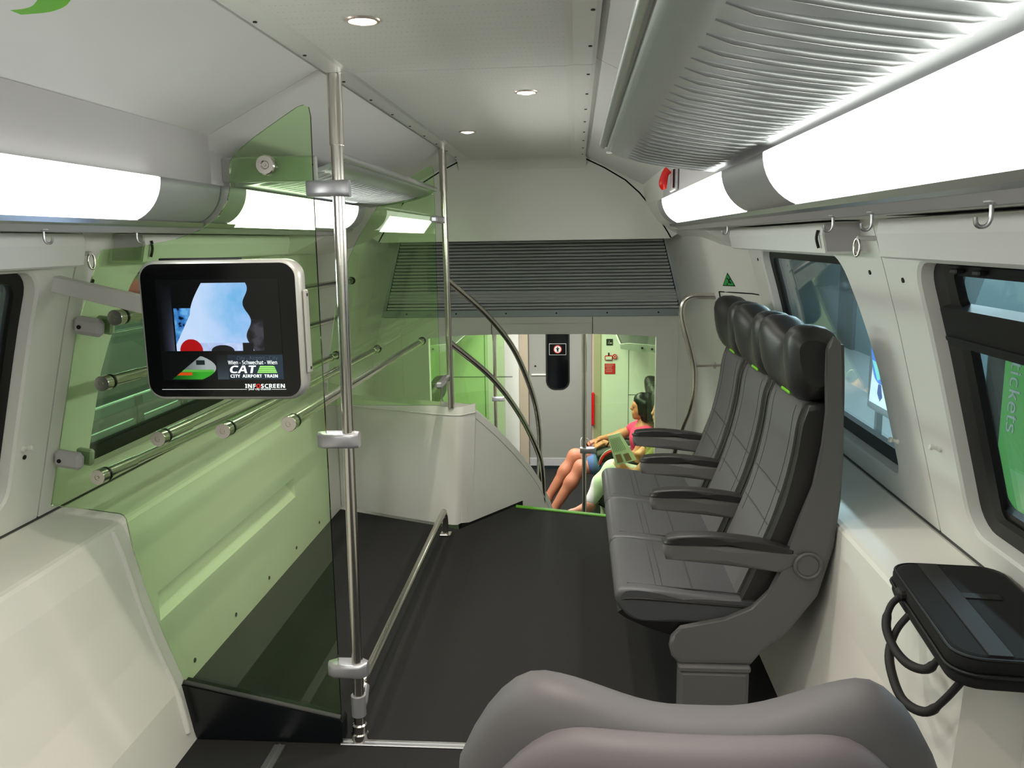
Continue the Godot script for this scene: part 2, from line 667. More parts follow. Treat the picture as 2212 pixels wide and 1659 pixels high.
const ZB := 4.6     # closed end of the saloon behind the viewer
func shell() -> void:
	# floor
	var fl := struct("floor", "black flecked carpet floor of the saloon and vestibule")
	var g := G.new()
	g.extrude(P2([-1.6, -ZB, 1.0, -ZB, 1.0, 4.10, 0.66, 4.235, -0.345, 4.53, -0.62, 4.13, -1.6, 4.55]), Vector3.ZERO, Vector3.RIGHT, Vector3.FORWARD, Vector3.DOWN * 0.12)
	part(g, "carpet", "carpet", fl)
	g = G.new()
	g.box(Vector3(CX, -1.09, -7.5), Vector3(3.0, 0.1, 6.2))
	part(g, "vestibule_carpet", "carpet", fl)
	# steps down to the vestibule, parallel to the slanted top edge
	var e0 := Vector3(-0.345, 0, -4.53)
	var e1 := Vector3(0.98, 0, -4.13)
	var dir := Vector3(0.2, 0, -0.66).normalized()
	for k in 4:
		g = G.new()
		var o := dir * (0.26 * k)
		var y := -0.2 * (k + 1)
		var a := e0 + o
		var b := e1 + o
		var poly := P2([a.x - 0.02, -a.z, b.x, -b.z, b.x, -(b + dir * 0.28).z, (a + dir * 0.28).x - 0.02, -(a + dir * 0.28).z])
		g.extrude(poly, Vector3(0, y, 0), Vector3.RIGHT, Vector3.FORWARD, Vector3(0, -1.0 - y, 0))
		part(g, "step", "carpet", fl)
	# trims on the floor
	var t := struct("trim_1", "green anti-slip nosing along the top step edge")
	g = G.new()
	g.extrude(P2([-0.345, 4.53, 0.66, 4.235, 0.66, 4.205, -0.345, 4.50]), Vector3(0, 0.0, 0), Vector3.RIGHT, Vector3.FORWARD, Vector3.UP * 0.006)
	part(g, "nosing", "lime_nosing", t)
	t = struct("trim_2", "pale metal threshold strip across the carpet at the pole foot")
	g = G.new()
	g.box(Vector3(-0.38, 0.002, -2.246), Vector3(0.67, 0.006, 0.030), 0.002)
	g.box(Vector3(-0.38, 0.006, -2.246), Vector3(0.67, 0.004, 0.006), 0.001)
	part(g, "strip", "aluminium", t)
	t = struct("trim_3", "pale metal seat rail strip running along the carpet toward the glass screen")
	g = G.new()
	g.box(Vector3(-0.897, 0.002, -1.35), Vector3(0.034, 0.006, 1.74), 0.001)
	g.box(Vector3(-0.897, 0.006, -1.35), Vector3(0.006, 0.004, 1.74), 0.001)
	part(g, "strip", "aluminium", t)
	# ceiling
	var c := struct("ceiling", "white perforated ceiling with sloped side panels", Vector3(CX, 1.938, -1.6))
	for z in [[ZB, -2.241], [-2.247, -4.72]]:
		var zl: float = absf(z[0] - z[1])
		var zm: float = (z[0] + z[1]) * 0.5
		g = G.new()
		g.box(Vector3(CX, 1.951, zm), Vector3(0.56, 0.026, zl))
		part(g, "perforated_panel", "perforated", c)
		for s in [-1, 1]:
			g = G.new()
			prism(g, s, [0.28, 1.938, 0.298, 1.940, 0.345, 1.9385, 0.355, 1.941, 0.355, 1.962, 0.28, 1.962], z[0], z[1])
			part(g, "edge_strip", "white_gloss", c)
			var zz: float = z[0] - 0.12
			while zz > z[1]:
				g = G.new()
				g.cyl(Vector3(X(0.338, s), 1.9395, zz), Vector3(X(0.338, s), 1.9365, zz), 0.0045, 8)
				part(g, "screw", "screw_dark", c)
				zz -= 0.31
	g = G.new()
	var rows := []
	for k in 9:
		var a := PI / 2 * k / 8.0
		rows.append([Vector3(X(0.36, -1), 1.938 - 0.09 * (1 - cos(a)), -4.72 - 0.09 * sin(a)), Vector3(X(0.36, 1), 1.938 - 0.09 * (1 - cos(a)), -4.72 - 0.09 * sin(a))])
	g.sheet(rows, Vector3(0, 0.03, -0.0))
	part(g, "end_cove", "white_gloss", c)
	for s in [-1, 1]:
		for z in [[ZB, -2.236], [-2.241, -4.80]]:
			g = G.new()
			prism(g, s, [0.335, 1.968, 0.365, 1.9495, 0.680, 1.789, 0.775, 1.741, 0.785, 1.755, 0.690, 1.80, 0.37, 1.975, 0.335, 1.985], z[0], z[1])
			part(g, "sloped_panel", "light_panel", c)
		g = G.new()
		prism(g, s, [0.27, 1.975, 0.36, 1.985, 0.36, 2.0, 0.27, 2.0], ZB, -4.8)
		part(g, "gap_backing", "gap_black", c)
	g = G.new()
	g.box(Vector3(CX, 2.03, -0.1), Vector3(2.9, 0.04, 9.5))
	part(g, "roof", "gap_black", c)
	# green logo painted on the sloped panel over the screen side
	var lg := thing("ceiling_logo", "bright green swoosh logo on the sloped ceiling panel above the screen", "logo", Vector3(X(0.53, -1), 1.87, -1.3))
	g = G.new()
	var nrm := Vector3(0.4475, -0.894, 0).normalized()
	var ey := Vector3(-0.894, -0.4475, 0)
	# outline: x along -z, y down the slope from the ceiling edge
	var lp := smooth2(P2([1.283, 0.222, 1.309, 0.204, 1.337, 0.182, 1.346, 0.160, 1.338, 0.140, 1.318, 0.10]), 5)
	lp.append_array(smooth2(P2([1.268, 0.11, 1.280, 0.150, 1.292, 0.172, 1.297, 0.186, 1.290, 0.198, 1.276, 0.209, 1.272, 0.218, 1.277, 0.2235, 1.283, 0.222]), 4))
	g.extrude(dedupe(lp), Vector3(X(0.365, -1), 1.9495, 0.0) + nrm * 0.0005, Vector3(0, 0, -1), ey, nrm * 0.001)
	part(g, "mark", "logo_green", lg)
	# side walls
	for s: int in [-1, 1]:
		side_wall(s)
	# end wall behind the viewer
	var we := struct("wall_back", "plain pale end wall of the saloon")
	g = G.new()
	g.box(Vector3(CX, 1.0, ZB + 0.03), Vector3(2.8, 2.2, 0.06))
	part(g, "panel", "white_panel", we)

func dedupe(p: PackedVector2Array) -> PackedVector2Array:
	var out := PackedVector2Array()
	for q in p:
		if out.is_empty() or out[out.size() - 1].distance_to(q) > 1e-4:
			out.append(q)
	if out[0].distance_to(out[out.size() - 1]) < 1e-4:
		out.remove_at(out.size() - 1)
	return out

var HOLES := {}
func side_wall(s: int) -> void:
	var w := struct("wall_left" if s < 0 else "wall_right", "curved white side wall with window panels, ledge and cornice", Vector3(X(1.1, s), 0, -1.5))
	var g: G
	var seam := -2.20 if s < 0 else -2.17
	# window panels, each with its opening
	var front := [-2.06, -0.60] if s < 0 else [-1.98, -0.50]
	var rear := [-3.60, -2.43] if s < 0 else [-3.60, -2.40]
	HOLES[s] = [front, rear]
	for pz in [[seam + 0.003, -0.30, front], [-3.78, seam - 0.003, rear]]:
		g = G.new()
		var n := round_rect(pz[0], pz[1], 0.722, 1.55, 0.004, 6, 5)
		var rr: bool = pz[2] == rear
		var h := lean(round_rect(pz[2][0], pz[2][1], 0.79, 1.44, 0.065, 6, 5), rear[0], rear[1], rr)
		band(g, s, n, 0.0, h, 0.0, 5)
		var h2 := lean(round_rect(pz[2][0] + 0.006, pz[2][1] - 0.006, 0.796, 1.434, 0.062, 6, 5), rear[0], rear[1], rr)
		band(g, s, h, 0.0, h2, 0.006)
		var h3 := lean(round_rect(pz[2][0] + 0.012, pz[2][1] - 0.012, 0.800, 1.43, 0.060, 6, 5), rear[0], rear[1], rr)
		band(g, s, h2, 0.006, h3, 0.035)
		band(g, s, n, 0.0, n, 0.04)
		part(g, "window_panel", "white_panel", w, "", false)
	for pz in [[-0.294, ZB], [-4.58 if s < 0 else -3.90, -3.786]]:
		g = G.new()
		wall_slab(g, s, round_rect(pz[0], pz[1], 0.722, 1.55, 0.004, 6, 3), 0.004, 0.04)
		part(g, "plain_panel", "white_panel", w)
	# dark backing behind the panel seams
	for zs in [seam, -0.297, -3.783]:
		g = G.new()
		wall_slab(g, s, round_rect(zs - 0.03, zs + 0.03, 0.70, 1.55, 0.004, 6, 3), 0.012, 0.03)
		part(g, "seam_backing", "seam_grey", w)
	# outer skin so that no light leaks round the windows
	# panel screws and coat knobs
	for sc in ([[-2.13, 1.40], [-2.10, 0.93], [-2.30, 1.40]] if s < 0 else [[-2.06, 1.39], [-2.28, 1.40], [-3.66, 1.40]]):
		g = G.new()
		g.cyl(W(s, sc[0], sc[1], 0.002), W(s, sc[0], sc[1], -0.003), 0.0065, 10)
		part(g, "screw", "screw_dark", w)
	for sc in ([[-2.09, 0.955]] if s < 0 else [[-2.06, 0.975], [-2.36, 0.92]]):
		g = G.new()
		var a := W(s, sc[0], sc[1])
		g.lathe(a, Vector3(-s, 0.2, 0), [[0.0, 0.0], [0.009, 0.0], [0.008, 0.004], [0.005, 0.008], [0.005, 0.016], [0.008, 0.02], [0.007, 0.026], [0.0, 0.028]], 12)
		part(g, "coat_knob", "white_gloss", w)
	# ledge and lower panels
	var led := [1.30, 0.70, 1.262, 0.70, 1.262, 0.716, 1.25, 0.7195, 1.06, 0.692, 1.048, 0.688, 1.043, 0.678]
	if s < 0:
		g = G.new()
		prism(g, s, led + [1.018, 0.60, 0.990, 0.48, 0.949, 0.335, 0.893, 0.175, 0.862, 0.0, 0.862, -0.02, 1.30, -0.02], ZB, -2.262)
		part(g, "ledge_panel", "ledge_white", w)
		# rounded lip beside the glass
		g = G.new()
		var lip := [1.043, 0.678, 1.018, 0.60, 0.990, 0.48, 0.949, 0.335, 0.893, 0.175, 0.868, 0.045]
		var path := PackedVector3Array()
		for k in range(0, lip.size(), 2):
			path.append(Vector3(X(lip[k] + 0.004, s), lip[k + 1], -2.205))
		g.tube(smooth_path(path, 4), 0.012, 10)
		part(g, "lip", "ledge_white", w)
		# recessed rear panel with its air slot
		g = G.new()
		prism(g, s, led + [1.04, 0.398, 1.092, 0.392, 1.092, 0.366, 1.04, 0.300, 1.04, 0.0, 1.04, -0.02, 1.30, -0.02], -2.42, -3.73)
		part(g, "ledge_panel", "ledge_white", w)
		for zz in [[-2.262, -2.42], [-3.73, -4.60]]:
			g = G.new()
			prism(g, s, led + [1.04, 0.398, 1.04, 0.0, 1.04, -0.02, 1.30, -0.02], zz[0], zz[1])
			part(g, "ledge_panel", "ledge_white", w)
		for zz in [-2.62, -2.98, -3.34, -3.70, -4.06]:
			g = G.new()
			g.cyl(Vector3(X(1.042, s), 0.055, zz), Vector3(X(1.037, s), 0.055, zz), 0.008, 10)
			part(g, "screw", "screw_dark", w)
	else:
		for zz in [[-1.52, -3.98]]:
			g = G.new()
			prism(g, s, led + [1.040, 0.60, 1.030, 0.45, 1.008, 0.28, 0.985, 0.12, 0.965, 0.0, 0.965, -0.02, 1.30, -0.02], zz[0], zz[1])
			part(g, "ledge_panel", "ledge_white", w)
		g = G.new()
		prism(g, s, [1.28, 0.72, 1.16, 0.72, 1.16, -0.02, 1.28, -0.02], ZB, -1.525)
		part(g, "recess_panel", "white_panel", w)
		g = G.new()
		g.cyl(Vector3(X(0.974, s), 0.045, -2.47), Vector3(X(0.968, s), 0.045, -2.47), 0.008, 10)
		part(g, "screw", "screw_dark", w)
	# dark groove between ledge and wall
	g = G.new()
	prism(g, s, [1.30, 0.705, 1.263, 0.705, 1.263, 0.716, 1.268, 0.722, 1.30, 0.724], ZB, -4.60 if s < 0 else -3.95)
	part(g, "groove", "seam_grey", w)
	# cornice: fascia, lamp housing, rail, underside
	g = G.new()
	var fu := 0.680
	prism(g, s, [fu, 1.787, fu, 1.660, 0.665, 1.657, 0.668, 1.650, 0.72, 1.648, 0.80, 1.70, 0.80, 1.79], ZB, -2.236)
	part(g, "fascia", "fascia_grey", w)
	g = G.new()
	fu = 0.735 if s < 0 else 0.688
	prism(g, s, [fu, 1.789 - (fu - 0.68) * 0.505, fu, 1.660, 0.668, 1.657, 0.670, 1.650, 0.72, 1.648, 0.80, 1.70, 0.80, 1.735], -2.241, -3.80)
	part(g, "fascia", "fascia_grey", w)
	var gaps := [[-2.23, -1.904], [-2.416, -2.24], [-3.80, -3.684]] if s < 0 else [[-2.096, -1.644], [-3.70, -3.524]]
	for q in gaps:
		g = G.new()
		lens_part(g, s, q[0], q[1], 0.0, 1.35, 0.105, 0.012)
		part(g, "lamp_housing", "silver_paint", w)
	g = G.new()
	prism(g, s, [0.716, 1.557, 0.722, 1.547, 0.742, 1.543, 0.742, 1.556, 0.73, 1.562], ZB, -3.80)
	part(g, "lamp_rail", "aluminium", w)
	g = G.new()
	prism(g, s, [0.738, 1.547, 0.768, 1.530, 0.78, 1.529, 0.80, 1.535, 0.80, 1.56, 0.742, 1.558], ZB, -3.80)
	part(g, "hook_rail", "fascia_grey", w)
	g = G.new()
	prism(g, s, [0.79, 1.537, 1.06, 1.537, 1.06, 1.56, 0.79, 1.56], ZB, -3.80)
	part(g, "soffit", "white_panel", w)
	g = G.new()
	prism(g, s, [0.676, 1.792, 0.684, 1.735, 0.700, 1.685, 0.728, 1.635, 0.770, 1.585, 0.830, 1.540, 0.905, 1.500, 0.985, 1.462, 1.062, 1.440, 1.10, 1.46, 1.10, 1.82, 0.69, 1.82], -3.70 if s > 0 else -3.80, -4.805)
	part(g, "corner_cove", "white_gloss", w)
	g = G.new()
	prism(g, s, [0.845, 1.575, 1.30, 1.575, 1.30, 2.02, 0.80, 2.02, 0.80, 1.80, 0.845, 1.78], ZB, -4.82)
	part(g, "roof_side", "gap_black", w)
	# outer skin above, below and between the windows
	for q in [[0.0, 0.76, ZB, -4.6], [1.46, 1.60, ZB, -4.6]]:
		g = G.new()
		prism(g, s, [wall_u(q[0]) + 0.05, q[0], wall_u(q[0]) + 0.09, q[0], wall_u(q[1]) + 0.09, q[1], wall_u(q[1]) + 0.05, q[1]], q[2], q[3])
		part(g, "outer_skin", "gap_black", w)
	for q in [[ZB, front[1] + 0.05], [front[0] - 0.05, rear[1] + 0.05], [rear[0] - 0.05, -4.6]]:
		g = G.new()
		prism(g, s, [wall_u(0.72) + 0.05, 0.72, wall_u(0.72) + 0.09, 0.72, wall_u(1.5) + 0.09, 1.5, wall_u(1.5) + 0.05, 1.5], q[0], q[1])
		part(g, "outer_skin", "gap_black", w)

func windows() -> void:
	var n := 0
	for s: int in [-1, 1]:
		for k in 2:
			n += 1
			var hz: Array = HOLES[s][k]
			var tilt: bool = s > 0 and k == 0
			var wd := struct("window_%d" % n, ("black-framed side window with a tilting top pane, green machine outside" if tilt else "black-framed side window"), W(s, (hz[0] + hz[1]) * 0.5, 0.8))
			var h := lean(round_rect(hz[0] + 0.013, hz[1] - 0.013, 0.801, 1.429, 0.058, 6, 5), hz[0], hz[1], k == 1)
			var fw := 0.10 if tilt else 0.042
			var hin := lean(round_rect(hz[0] + fw, hz[1] - fw, 0.801 + (0.075 if tilt else 0.045), 1.429 - 0.03, 0.04, 6, 5), hz[0], hz[1], k == 1)
			var g := G.new()
			band(g, s, h, 0.030, hin, 0.036, 2)
			band(g, s, hin, 0.036, hin, 0.055)
			band(g, s, hin, 0.055, h, 0.055)
			band(g, s, h, 0.055, h, 0.030)
			part(g, "frame", "black_frame" if tilt else "black_rubber", wd)
			if tilt:
				g = G.new()
				wall_slab(g, s, round_rect(hz[0] + 0.06, hz[1] - 0.06, 1.250, 1.335, 0.008, 6, 3), 0.012, 0.05)
				part(g, "transom", "black_frame", wd)
				g = G.new()
				wall_slab(g, s, round_rect(hz[0] + 0.07, hz[1] - 0.07, 1.262, 1.272, 0.004, 6, 3), 0.006, 0.02)
				part(g, "transom_bead", "black_rubber", wd)
				for pane in [[1.33, 1.412], [0.86, 1.258]]:
					var q := round_rect(hz[0] + fw + 0.022, hz[1] - fw - 0.022, pane[0], pane[1], 0.02, 6, 4)
					g = G.new()
					band(g, s, round_rect(hz[0] + fw - 0.01, hz[1] - fw + 0.01, pane[0] - 0.015, pane[1] + 0.012, 0.02, 6, 4), 0.026, q, 0.030)
					band(g, s, q, 0.030, q, 0.048)
					part(g, "sash", "black_frame", wd, "", false)
				g = G.new()
				for zz in [hz[0] + 0.17, hz[0] + 0.27]:
					g.box(W(s, zz, 1.415, 0.02), Vector3(0.02, 0.012, 0.03), 0.003)
				part(g, "latch", "black_rubber", wd)
			g = G.new()
			wall_slab(g, s, lean(round_rect(hz[0] + fw - 0.012, hz[1] - fw + 0.012, 0.835, 1.41, 0.045, 6, 5), hz[0], hz[1], k == 1), 0.046, 0.051)
			part(g, "pane", "clear_glass", wd)

# ------------------------------------------------------------------ bulkhead over the stairs and roller shutter
func bulkhead() -> void:
	var w := struct("wall_far", "white bulkhead over the stairs with a doorway below", Vector3(CX, 0, -5.2))
	# upper panel in front of the stairwell
	var half := [0.335, 1.945, 0.46, 1.885, 0.577, 1.815, 0.655, 1.745, 0.713, 1.675, 0.765, 1.605, 0.812, 1.531, 0.835, 1.492]
	var poly := PackedVector2Array()
	for k in range(0, half.size(), 2):
		poly.append(Vector2(X(half[k], 1), half[k + 1]))
	for k in range(half.size() - 2, -1, -2):
		poly.append(Vector2(X(half[k], -1), half[k + 1]))
	var g := G.new()
	g.extrude(poly, Vector3(0, 0, -4.80), Vector3.RIGHT, Vector3.UP, Vector3(0, 0, -0.03))
	part(g, "upper_panel", "white_gloss", w)
	for s: int in [-1, 1]:
		# dark joint round the panel
		var outer := []
		g = G.new()
		for k in range(0, half.size(), 2):
			outer.append([half[k], half[k + 1]])
		var ring: Array = []
		for k in outer.size():
			ring.append([Vector3(X(outer[k][0] - 0.004, s), outer[k][1] - 0.004, -4.806), Vector3(X(outer[k][0] + 0.012, s), outer[k][1] + 0.012, -4.806)])
		g.sheet(ring, Vector3(0, 0, -0.02))
		part(g, "joint", "gap_black", w)
		g = G.new()
		ring = []
		for k in outer.size():
			ring.append([Vector3(X(outer[k][0] + 0.006, s), outer[k][1] + 0.006, -4.800), Vector3(X(outer[k][0] + 0.16, s), outer[k][1] + 0.10, -4.800)])
		g.sheet(ring, Vector3(0, 0, -0.02))
		part(g, "surround", "white_gloss", w)
		# curved stairwell side: from the saloon wall inward to the shutter
		var zs := [-4.53, -4.62, -4.68, -4.74, -4.79, -4.84, -4.95, -5.10, -5.28, -5.45, -5.56, -5.62] if s < 0 else [-3.84, -3.93, -4.01, -4.07, -4.12, -4.18, -4.40, -4.80, -5.20, -5.45, -5.56, -5.62]
		var ins := [-0.004, 0.012, 0.062, 0.112, 0.137, 0.146, 0.148, 0.150, 0.154, 0.162, 0.169, 0.175]
		var ys := [-1.0, 0.0, 0.45, 0.70, 0.886, 1.063, 1.26, 1.414, 1.55, 1.62]
		var rows := []
		for y in ys:
			var row := []
			for k in zs.size():
				row.append(Vector3(X(wall_u(y) - ins[k] - maxf(0.0, y - 1.55) * 0.6, s), y, zs[k]))
			rows.append(row)
		g = G.new()
		g.sheet(rows, Vector3(s * 0.03, 0, 0))
		part(g, "stair_side", "white_gloss", w)
		# cover panel joint lines
		g = G.new()
		var pth := PackedVector3Array()
		for q in [] if s < 0 else [[1.235, -4.105, 0.135], [1.10, -4.12, 0.140], [0.95, -4.16, 0.147], [0.86, -4.22, 0.150], [0.72, -4.50, 0.1525], [0.45, -4.95, 0.1545], [0.2, -5.25, 0.158]]:
			pth.append(Vector3(X(wall_u(q[0]) - q[2], s), q[0], q[1]))
		if s < 0:
			continue
		g.tube(pth, 0.003, 6)
		part(g, "joint", "gap_black", w)
		g = G.new()
		g.tube(P3([X(wall_u(1.235) - 0.135, s), 1.235, -4.105, X(wall_u(1.235) - 0.064, s), 1.235, -4.01, X(wall_u(1.235) - 0.013, s), 1.235, -3.93, X(wall_u(1.235) + 0.002, s), 1.235, -3.85]), 0.003, 6)
		part(g, "joint", "gap_black", w)
	# rear bulkhead with opening (one outline, cut open at the bottom)
	var ol := [-1.32, -1.0, -1.015, -1.0, -1.015, 0.835, -0.93, 0.852, -0.575, 0.862, 0.11, 0.862, 0.40, 0.852, 0.535, 0.842, 0.535, -1.0, 0.82, -1.0, 0.82, 0.985, -1.43, 0.985, -1.43, -1.0]
	g = G.new()
	g.extrude(P2(ol), Vector3(0, 0, -5.60), Vector3.RIGHT, Vector3.UP, Vector3(0, 0, -0.06))
	part(g, "doorway_panel", "white_gloss", w)
	g = G.new()
	g.box(Vector3(-0.235, 0.935, -5.597), Vector3(0.68, 0.006, 0.008), 0.002)
	part(g, "header_bead", "white_gloss", w)
	for x in [-0.577, 0.108]:
		g = G.new()
		g.box(Vector3(x, 0.92, -5.598), Vector3(0.004, 0.115, 0.006))
		part(g, "joint", "seam_grey", w)
	for x in [-1.2, 0.68]:
		g = G.new()
		g.box(Vector3(x, 0.45, -5.598), Vector3(0.003, 0.95, 0.006))
		part(g, "joint", "white_panel", w)
	g = G.new()
	g.box(Vector3(CX, 1.75, -5.72), Vector3(2.6, 0.6, 0.04))
	g.box(Vector3(CX, 1.66, -5.27), Vector3(2.6, 0.04, 0.86))
	part(g, "stairwell_top", "gap_black", w)
	# roller shutter
	var sh := thing("roller_shutter", "closed grey slatted roller shutter across the bulkhead", "shutter", Vector3(CX, 0.985, -5.62))
	var n := 24
	for k in n:
		var y0 := lerpf(1.032, 1.56, float(k) / n)
		var hh := 0.528 / n
		var hw := lerpf(0.985, 0.870, (y0 - 1.032) / 0.46)
		g = G.new()
		var pr := P2([0.0, 0.0, 0.012, hh * 0.10, 0.016, hh * 0.35, 0.013, hh * 0.70, 0.002, hh * 0.86, -0.004, hh * 0.86, -0.004, 0.0])
		g.extrude(pr, Vector3(CX - hw, y0, -5.600), Vector3(0, 0, 1), Vector3.UP, Vector3(2 * hw, 0, 0))
		part(g, "slat", "shutter_grey", sh)
	g = G.new()
	g.box(Vector3(CX, 1.007, -5.590), Vector3(2.02, 0.048, 0.02), 0.003)
	var br := part(g, "bottom_rail", "shutter_rail", sh)
	for k in 6:
		g = G.new()
		g.cyl(Vector3(CX - 0.85 + k * 0.34, 1.007, -5.582), Vector3(CX - 0.85 + k * 0.34, 1.007, -5.577), 0.006, 8)
		part(g, "screw", "screw_dark", br)
	g = G.new()
	g.box(Vector3(CX, 1.285, -5.612), Vector3(2.0, 0.55, 0.008))
	part(g, "backing", "gap_black", sh)
	for s: int in [-1, 1]:
		g = G.new()
		var pth := []
		for k in 8:
			var y := lerpf(0.985, 1.56, k / 7.0)
			var hw := lerpf(0.985, 0.870, (y - 1.032) / 0.46) + 0.008
			pth.append([Vector3(X(hw, s), y, -5.588), Vector3(X(hw + 0.035, s), y, -5.575)])
		g.sheet(pth, Vector3(0, 0, -0.02))
		part(g, "side_guide", "shutter_rail", sh)
		g = G.new()
		pth = []
		for k in 8:
			var y := lerpf(0.985, 1.56, k / 7.0)
			var hw := lerpf(0.985, 0.870, (y - 1.032) / 0.46) + 0.043
			pth.append([Vector3(X(hw, s), y, -5.572), Vector3(X(hw + 0.016, s), y, -5.560)])
		g.sheet(pth, Vector3(0, 0, -0.02))
		part(g, "edge_seal", "black_rubber", sh)

func vestibule() -> void:
	# room beyond the doorway, one metre lower
	var w: Node3D
	var g := G.new()
	for s: int in [-1, 1]:
		w = struct("wall_vestibule_left" if s < 0 else "wall_vestibule_right", "white side wall of the entrance vestibule", Vector3(X(1.27, s), -1.0, -7.4))
		g = G.new()
		g.box(Vector3(X(1.27, s), 0.1, -7.4), Vector3(0.05, 2.3, 3.6))
		part(g, "side_wall", "white_panel", w)
	w = struct("ceiling_vestibule", "white lowered ceiling of the entrance vestibule", Vector3(CX, 1.12, -7.4))
	g = G.new()
	g.box(Vector3(CX, 1.12, -7.4), Vector3(2.6, 0.06, 3.6))
	part(g, "ceiling_panel", "light_panel", w)
	w = struct("wall_vestibule_end", "white end wall of the vestibule around the grey door", Vector3(CX, -1.0, -8.95))
	g = G.new()
	g.extrude(P2([-1.6, -1.0, -0.62, -1.0, -0.62, 1.15, 0.255, 1.15, 0.255, -1.0, 1.0, -1.0, 1.0, 1.2, -1.6, 1.2]), Vector3(0, 0, -8.92), Vector3.RIGHT, Vector3.UP, Vector3(0, 0, -0.06))
	part(g, "end_wall", "white_panel", w)
	for x in [0.56, -1.0]:
		g = G.new()
		g.box(Vector3(x, 0.05, -8.917), Vector3(0.004, 1.9, 0.006))
		part(g, "joint", "seam_grey", w)
	g = G.new()
	g.box(Vector3(0.77, -0.18, -8.917), Vector3(0.42, 0.004, 0.006))
	g.box(Vector3(-1.1, 0.02, -8.917), Vector3(0.8, 0.004, 0.006))
	part(g, "joint", "seam_grey", w)
	# vestibule ceiling lamps (above the doorway head)
	for s: int in [-1, 1]:
		var o := thing("ceiling_panel_light", "flat white panel light in the vestibule ceiling on the %s side" % ("newspaper" if s > 0 else "empty seat"), "light", Vector3(CX + s * 0.42, 1.088, -7.1), "vestibule panel lights")
		g = G.new()
		g.box(Vector3(CX + s * 0.42, 1.082, -7.1), Vector3(0.16, 0.012, 2.2), 0.003)
		part(g, "panel", "lamp_lens", o)
		area("lamp", o, Vector3(CX + s * 0.42, 1.07, -7.1), Vector3.DOWN, Vector3(0, 0, 1), 2.2, 0.16, 12.0)
	# far door
	var d := struct("door_1", "grey sliding end door with a tall rounded dark window", Vector3(-0.18, -1.0, -8.97))
	g = G.new()
	g.box(Vector3(-0.18, 0.02, -8.985), Vector3(0.70, 2.04, 0.04), 0.004)
	part(g, "leaf", "door_grey", d)
	for sx in [-1, 1]:
		g = G.new()
		g.box(Vector3(-0.18 + sx * 0.395, 0.05, -8.93), Vector3(0.10, 2.15, 0.06), 0.006)
		part(g, "jamb", "door_frame", d)
		g = G.new()
		g.box(Vector3(-0.18 + sx * 0.347, 0.05, -8.945), Vector3(0.008, 2.1, 0.03))
		part(g, "seal", "black_rubber", d)
	g = G.new()
	g.box(Vector3(-0.18, -0.95, -8.955), Vector3(0.70, 0.09, 0.014), 0.003)
	part(g, "kick_plate", "fascia_grey", d)
	g = G.new()
	var rr := round_rect(-0.335, -0.075, -0.135, 0.9, 0.10, 4, 6)
	g.extrude(rr, Vector3(0, 0, -8.966), Vector3.RIGHT, Vector3.UP, Vector3(0, 0, 0.008))
	part(g, "window_seal", "black_rubber", d)
	g = G.new()
	rr = round_rect(-0.318, -0.092, -0.118, 0.88, 0.085, 4, 6)
	g.extrude(rr, Vector3(0, 0, -8.958), Vector3.RIGHT, Vector3.UP, Vector3(0, 0, 0.003))
	part(g, "window_pane", "door_glass", d)
	g = G.new()
	g.box(Vector3(-0.415, 0.035, -8.955), Vector3(0.16, 0.018, 0.02), 0.004)
	part(g, "handle", "white_gloss", d)
	for q in [[0.13, 0.15], [-0.4, -0.02]]:
		g = G.new()
		g.cyl(Vector3(-0.45, q[0], -8.964), Vector3(-0.45, q[0], -8.958), 0.01, 10)
		part(g, "lock", "screw_dark", d)
	# door pictogram
	var st := thing("door_sticker", "black sticker with a red ring and standing figure on the door window", "sticker", Vector3(-0.205, 0.25, -8.952))
	g = G.new()
	g.box(Vector3(-0.205, 0.315, -8.9535), Vector3(0.185, 0.125, 0.002))
	part(g, "border", "sign_white", st)
	g = G.new()
	g.box(Vector3(-0.205, 0.315, -8.952), Vector3(0.177, 0.117, 0.002))
	part(g, "field", "monitor_black", st)
	g = G.new()
	g.cyl(Vector3(-0.205, 0.315, -8.952), Vector3(-0.205, 0.315, -8.9495), 0.045, 24)
	part(g, "ring", "sign_red", st)
	g = G.new()
	g.cyl(Vector3(-0.205, 0.315, -8.951), Vector3(-0.205, 0.315, -8.9485), 0.037, 24)
	part(g, "disc", "sign_white", st)
	g = G.new()
	g.cyl(Vector3(-0.205, 0.336, -8.949), Vector3(-0.205, 0.336, -8.947), 0.007, 10)
	g.extrude(P2([-0.018, 0.012, 0.018, 0.012, 0.016, 0.0, 0.008, 0.004, 0.010, -0.028, 0.003, -0.028, 0.0, -0.008, -0.003, -0.028, -0.010, -0.028, -0.008, 0.004, -0.016, 0.0]), Vector3(-0.205, 0.315, -8.949), Vector3.RIGHT, Vector3.UP, Vector3(0, 0, 0.002))
	part(g, "figure", "monitor_black", st)
	# wall signs right of the door
	var sg := thing("no_smoking_sign", "small square black no smoking sign on the vestibule end wall", "sign", Vector3(0.355, 0.36, -8.91))
	g = G.new()
	g.box(Vector3(0.355, 0.395, -8.915), Vector3(0.07, 0.07, 0.006))
	part(g, "plate", "sign_dark", sg)
	g = G.new()
	g.box(Vector3(0.368, 0.385, -8.911), Vector3(0.024, 0.008, 0.003))
	g.box(Vector3(0.345, 0.385, -8.911), Vector3(0.012, 0.006, 0.003))
	g.tube(P3([0.348, 0.398, -8.911, 0.352, 0.404, -8.911, 0.350, 0.412, -8.911]), 0.0022, 6)
	part(g, "pictogram", "sign_white", sg)
	var al := thing("emergency_alarm", "red-rimmed emergency alarm box with round red button on the vestibule wall", "alarm", Vector3(0.36, 0.19, -8.91))
	g = G.new()
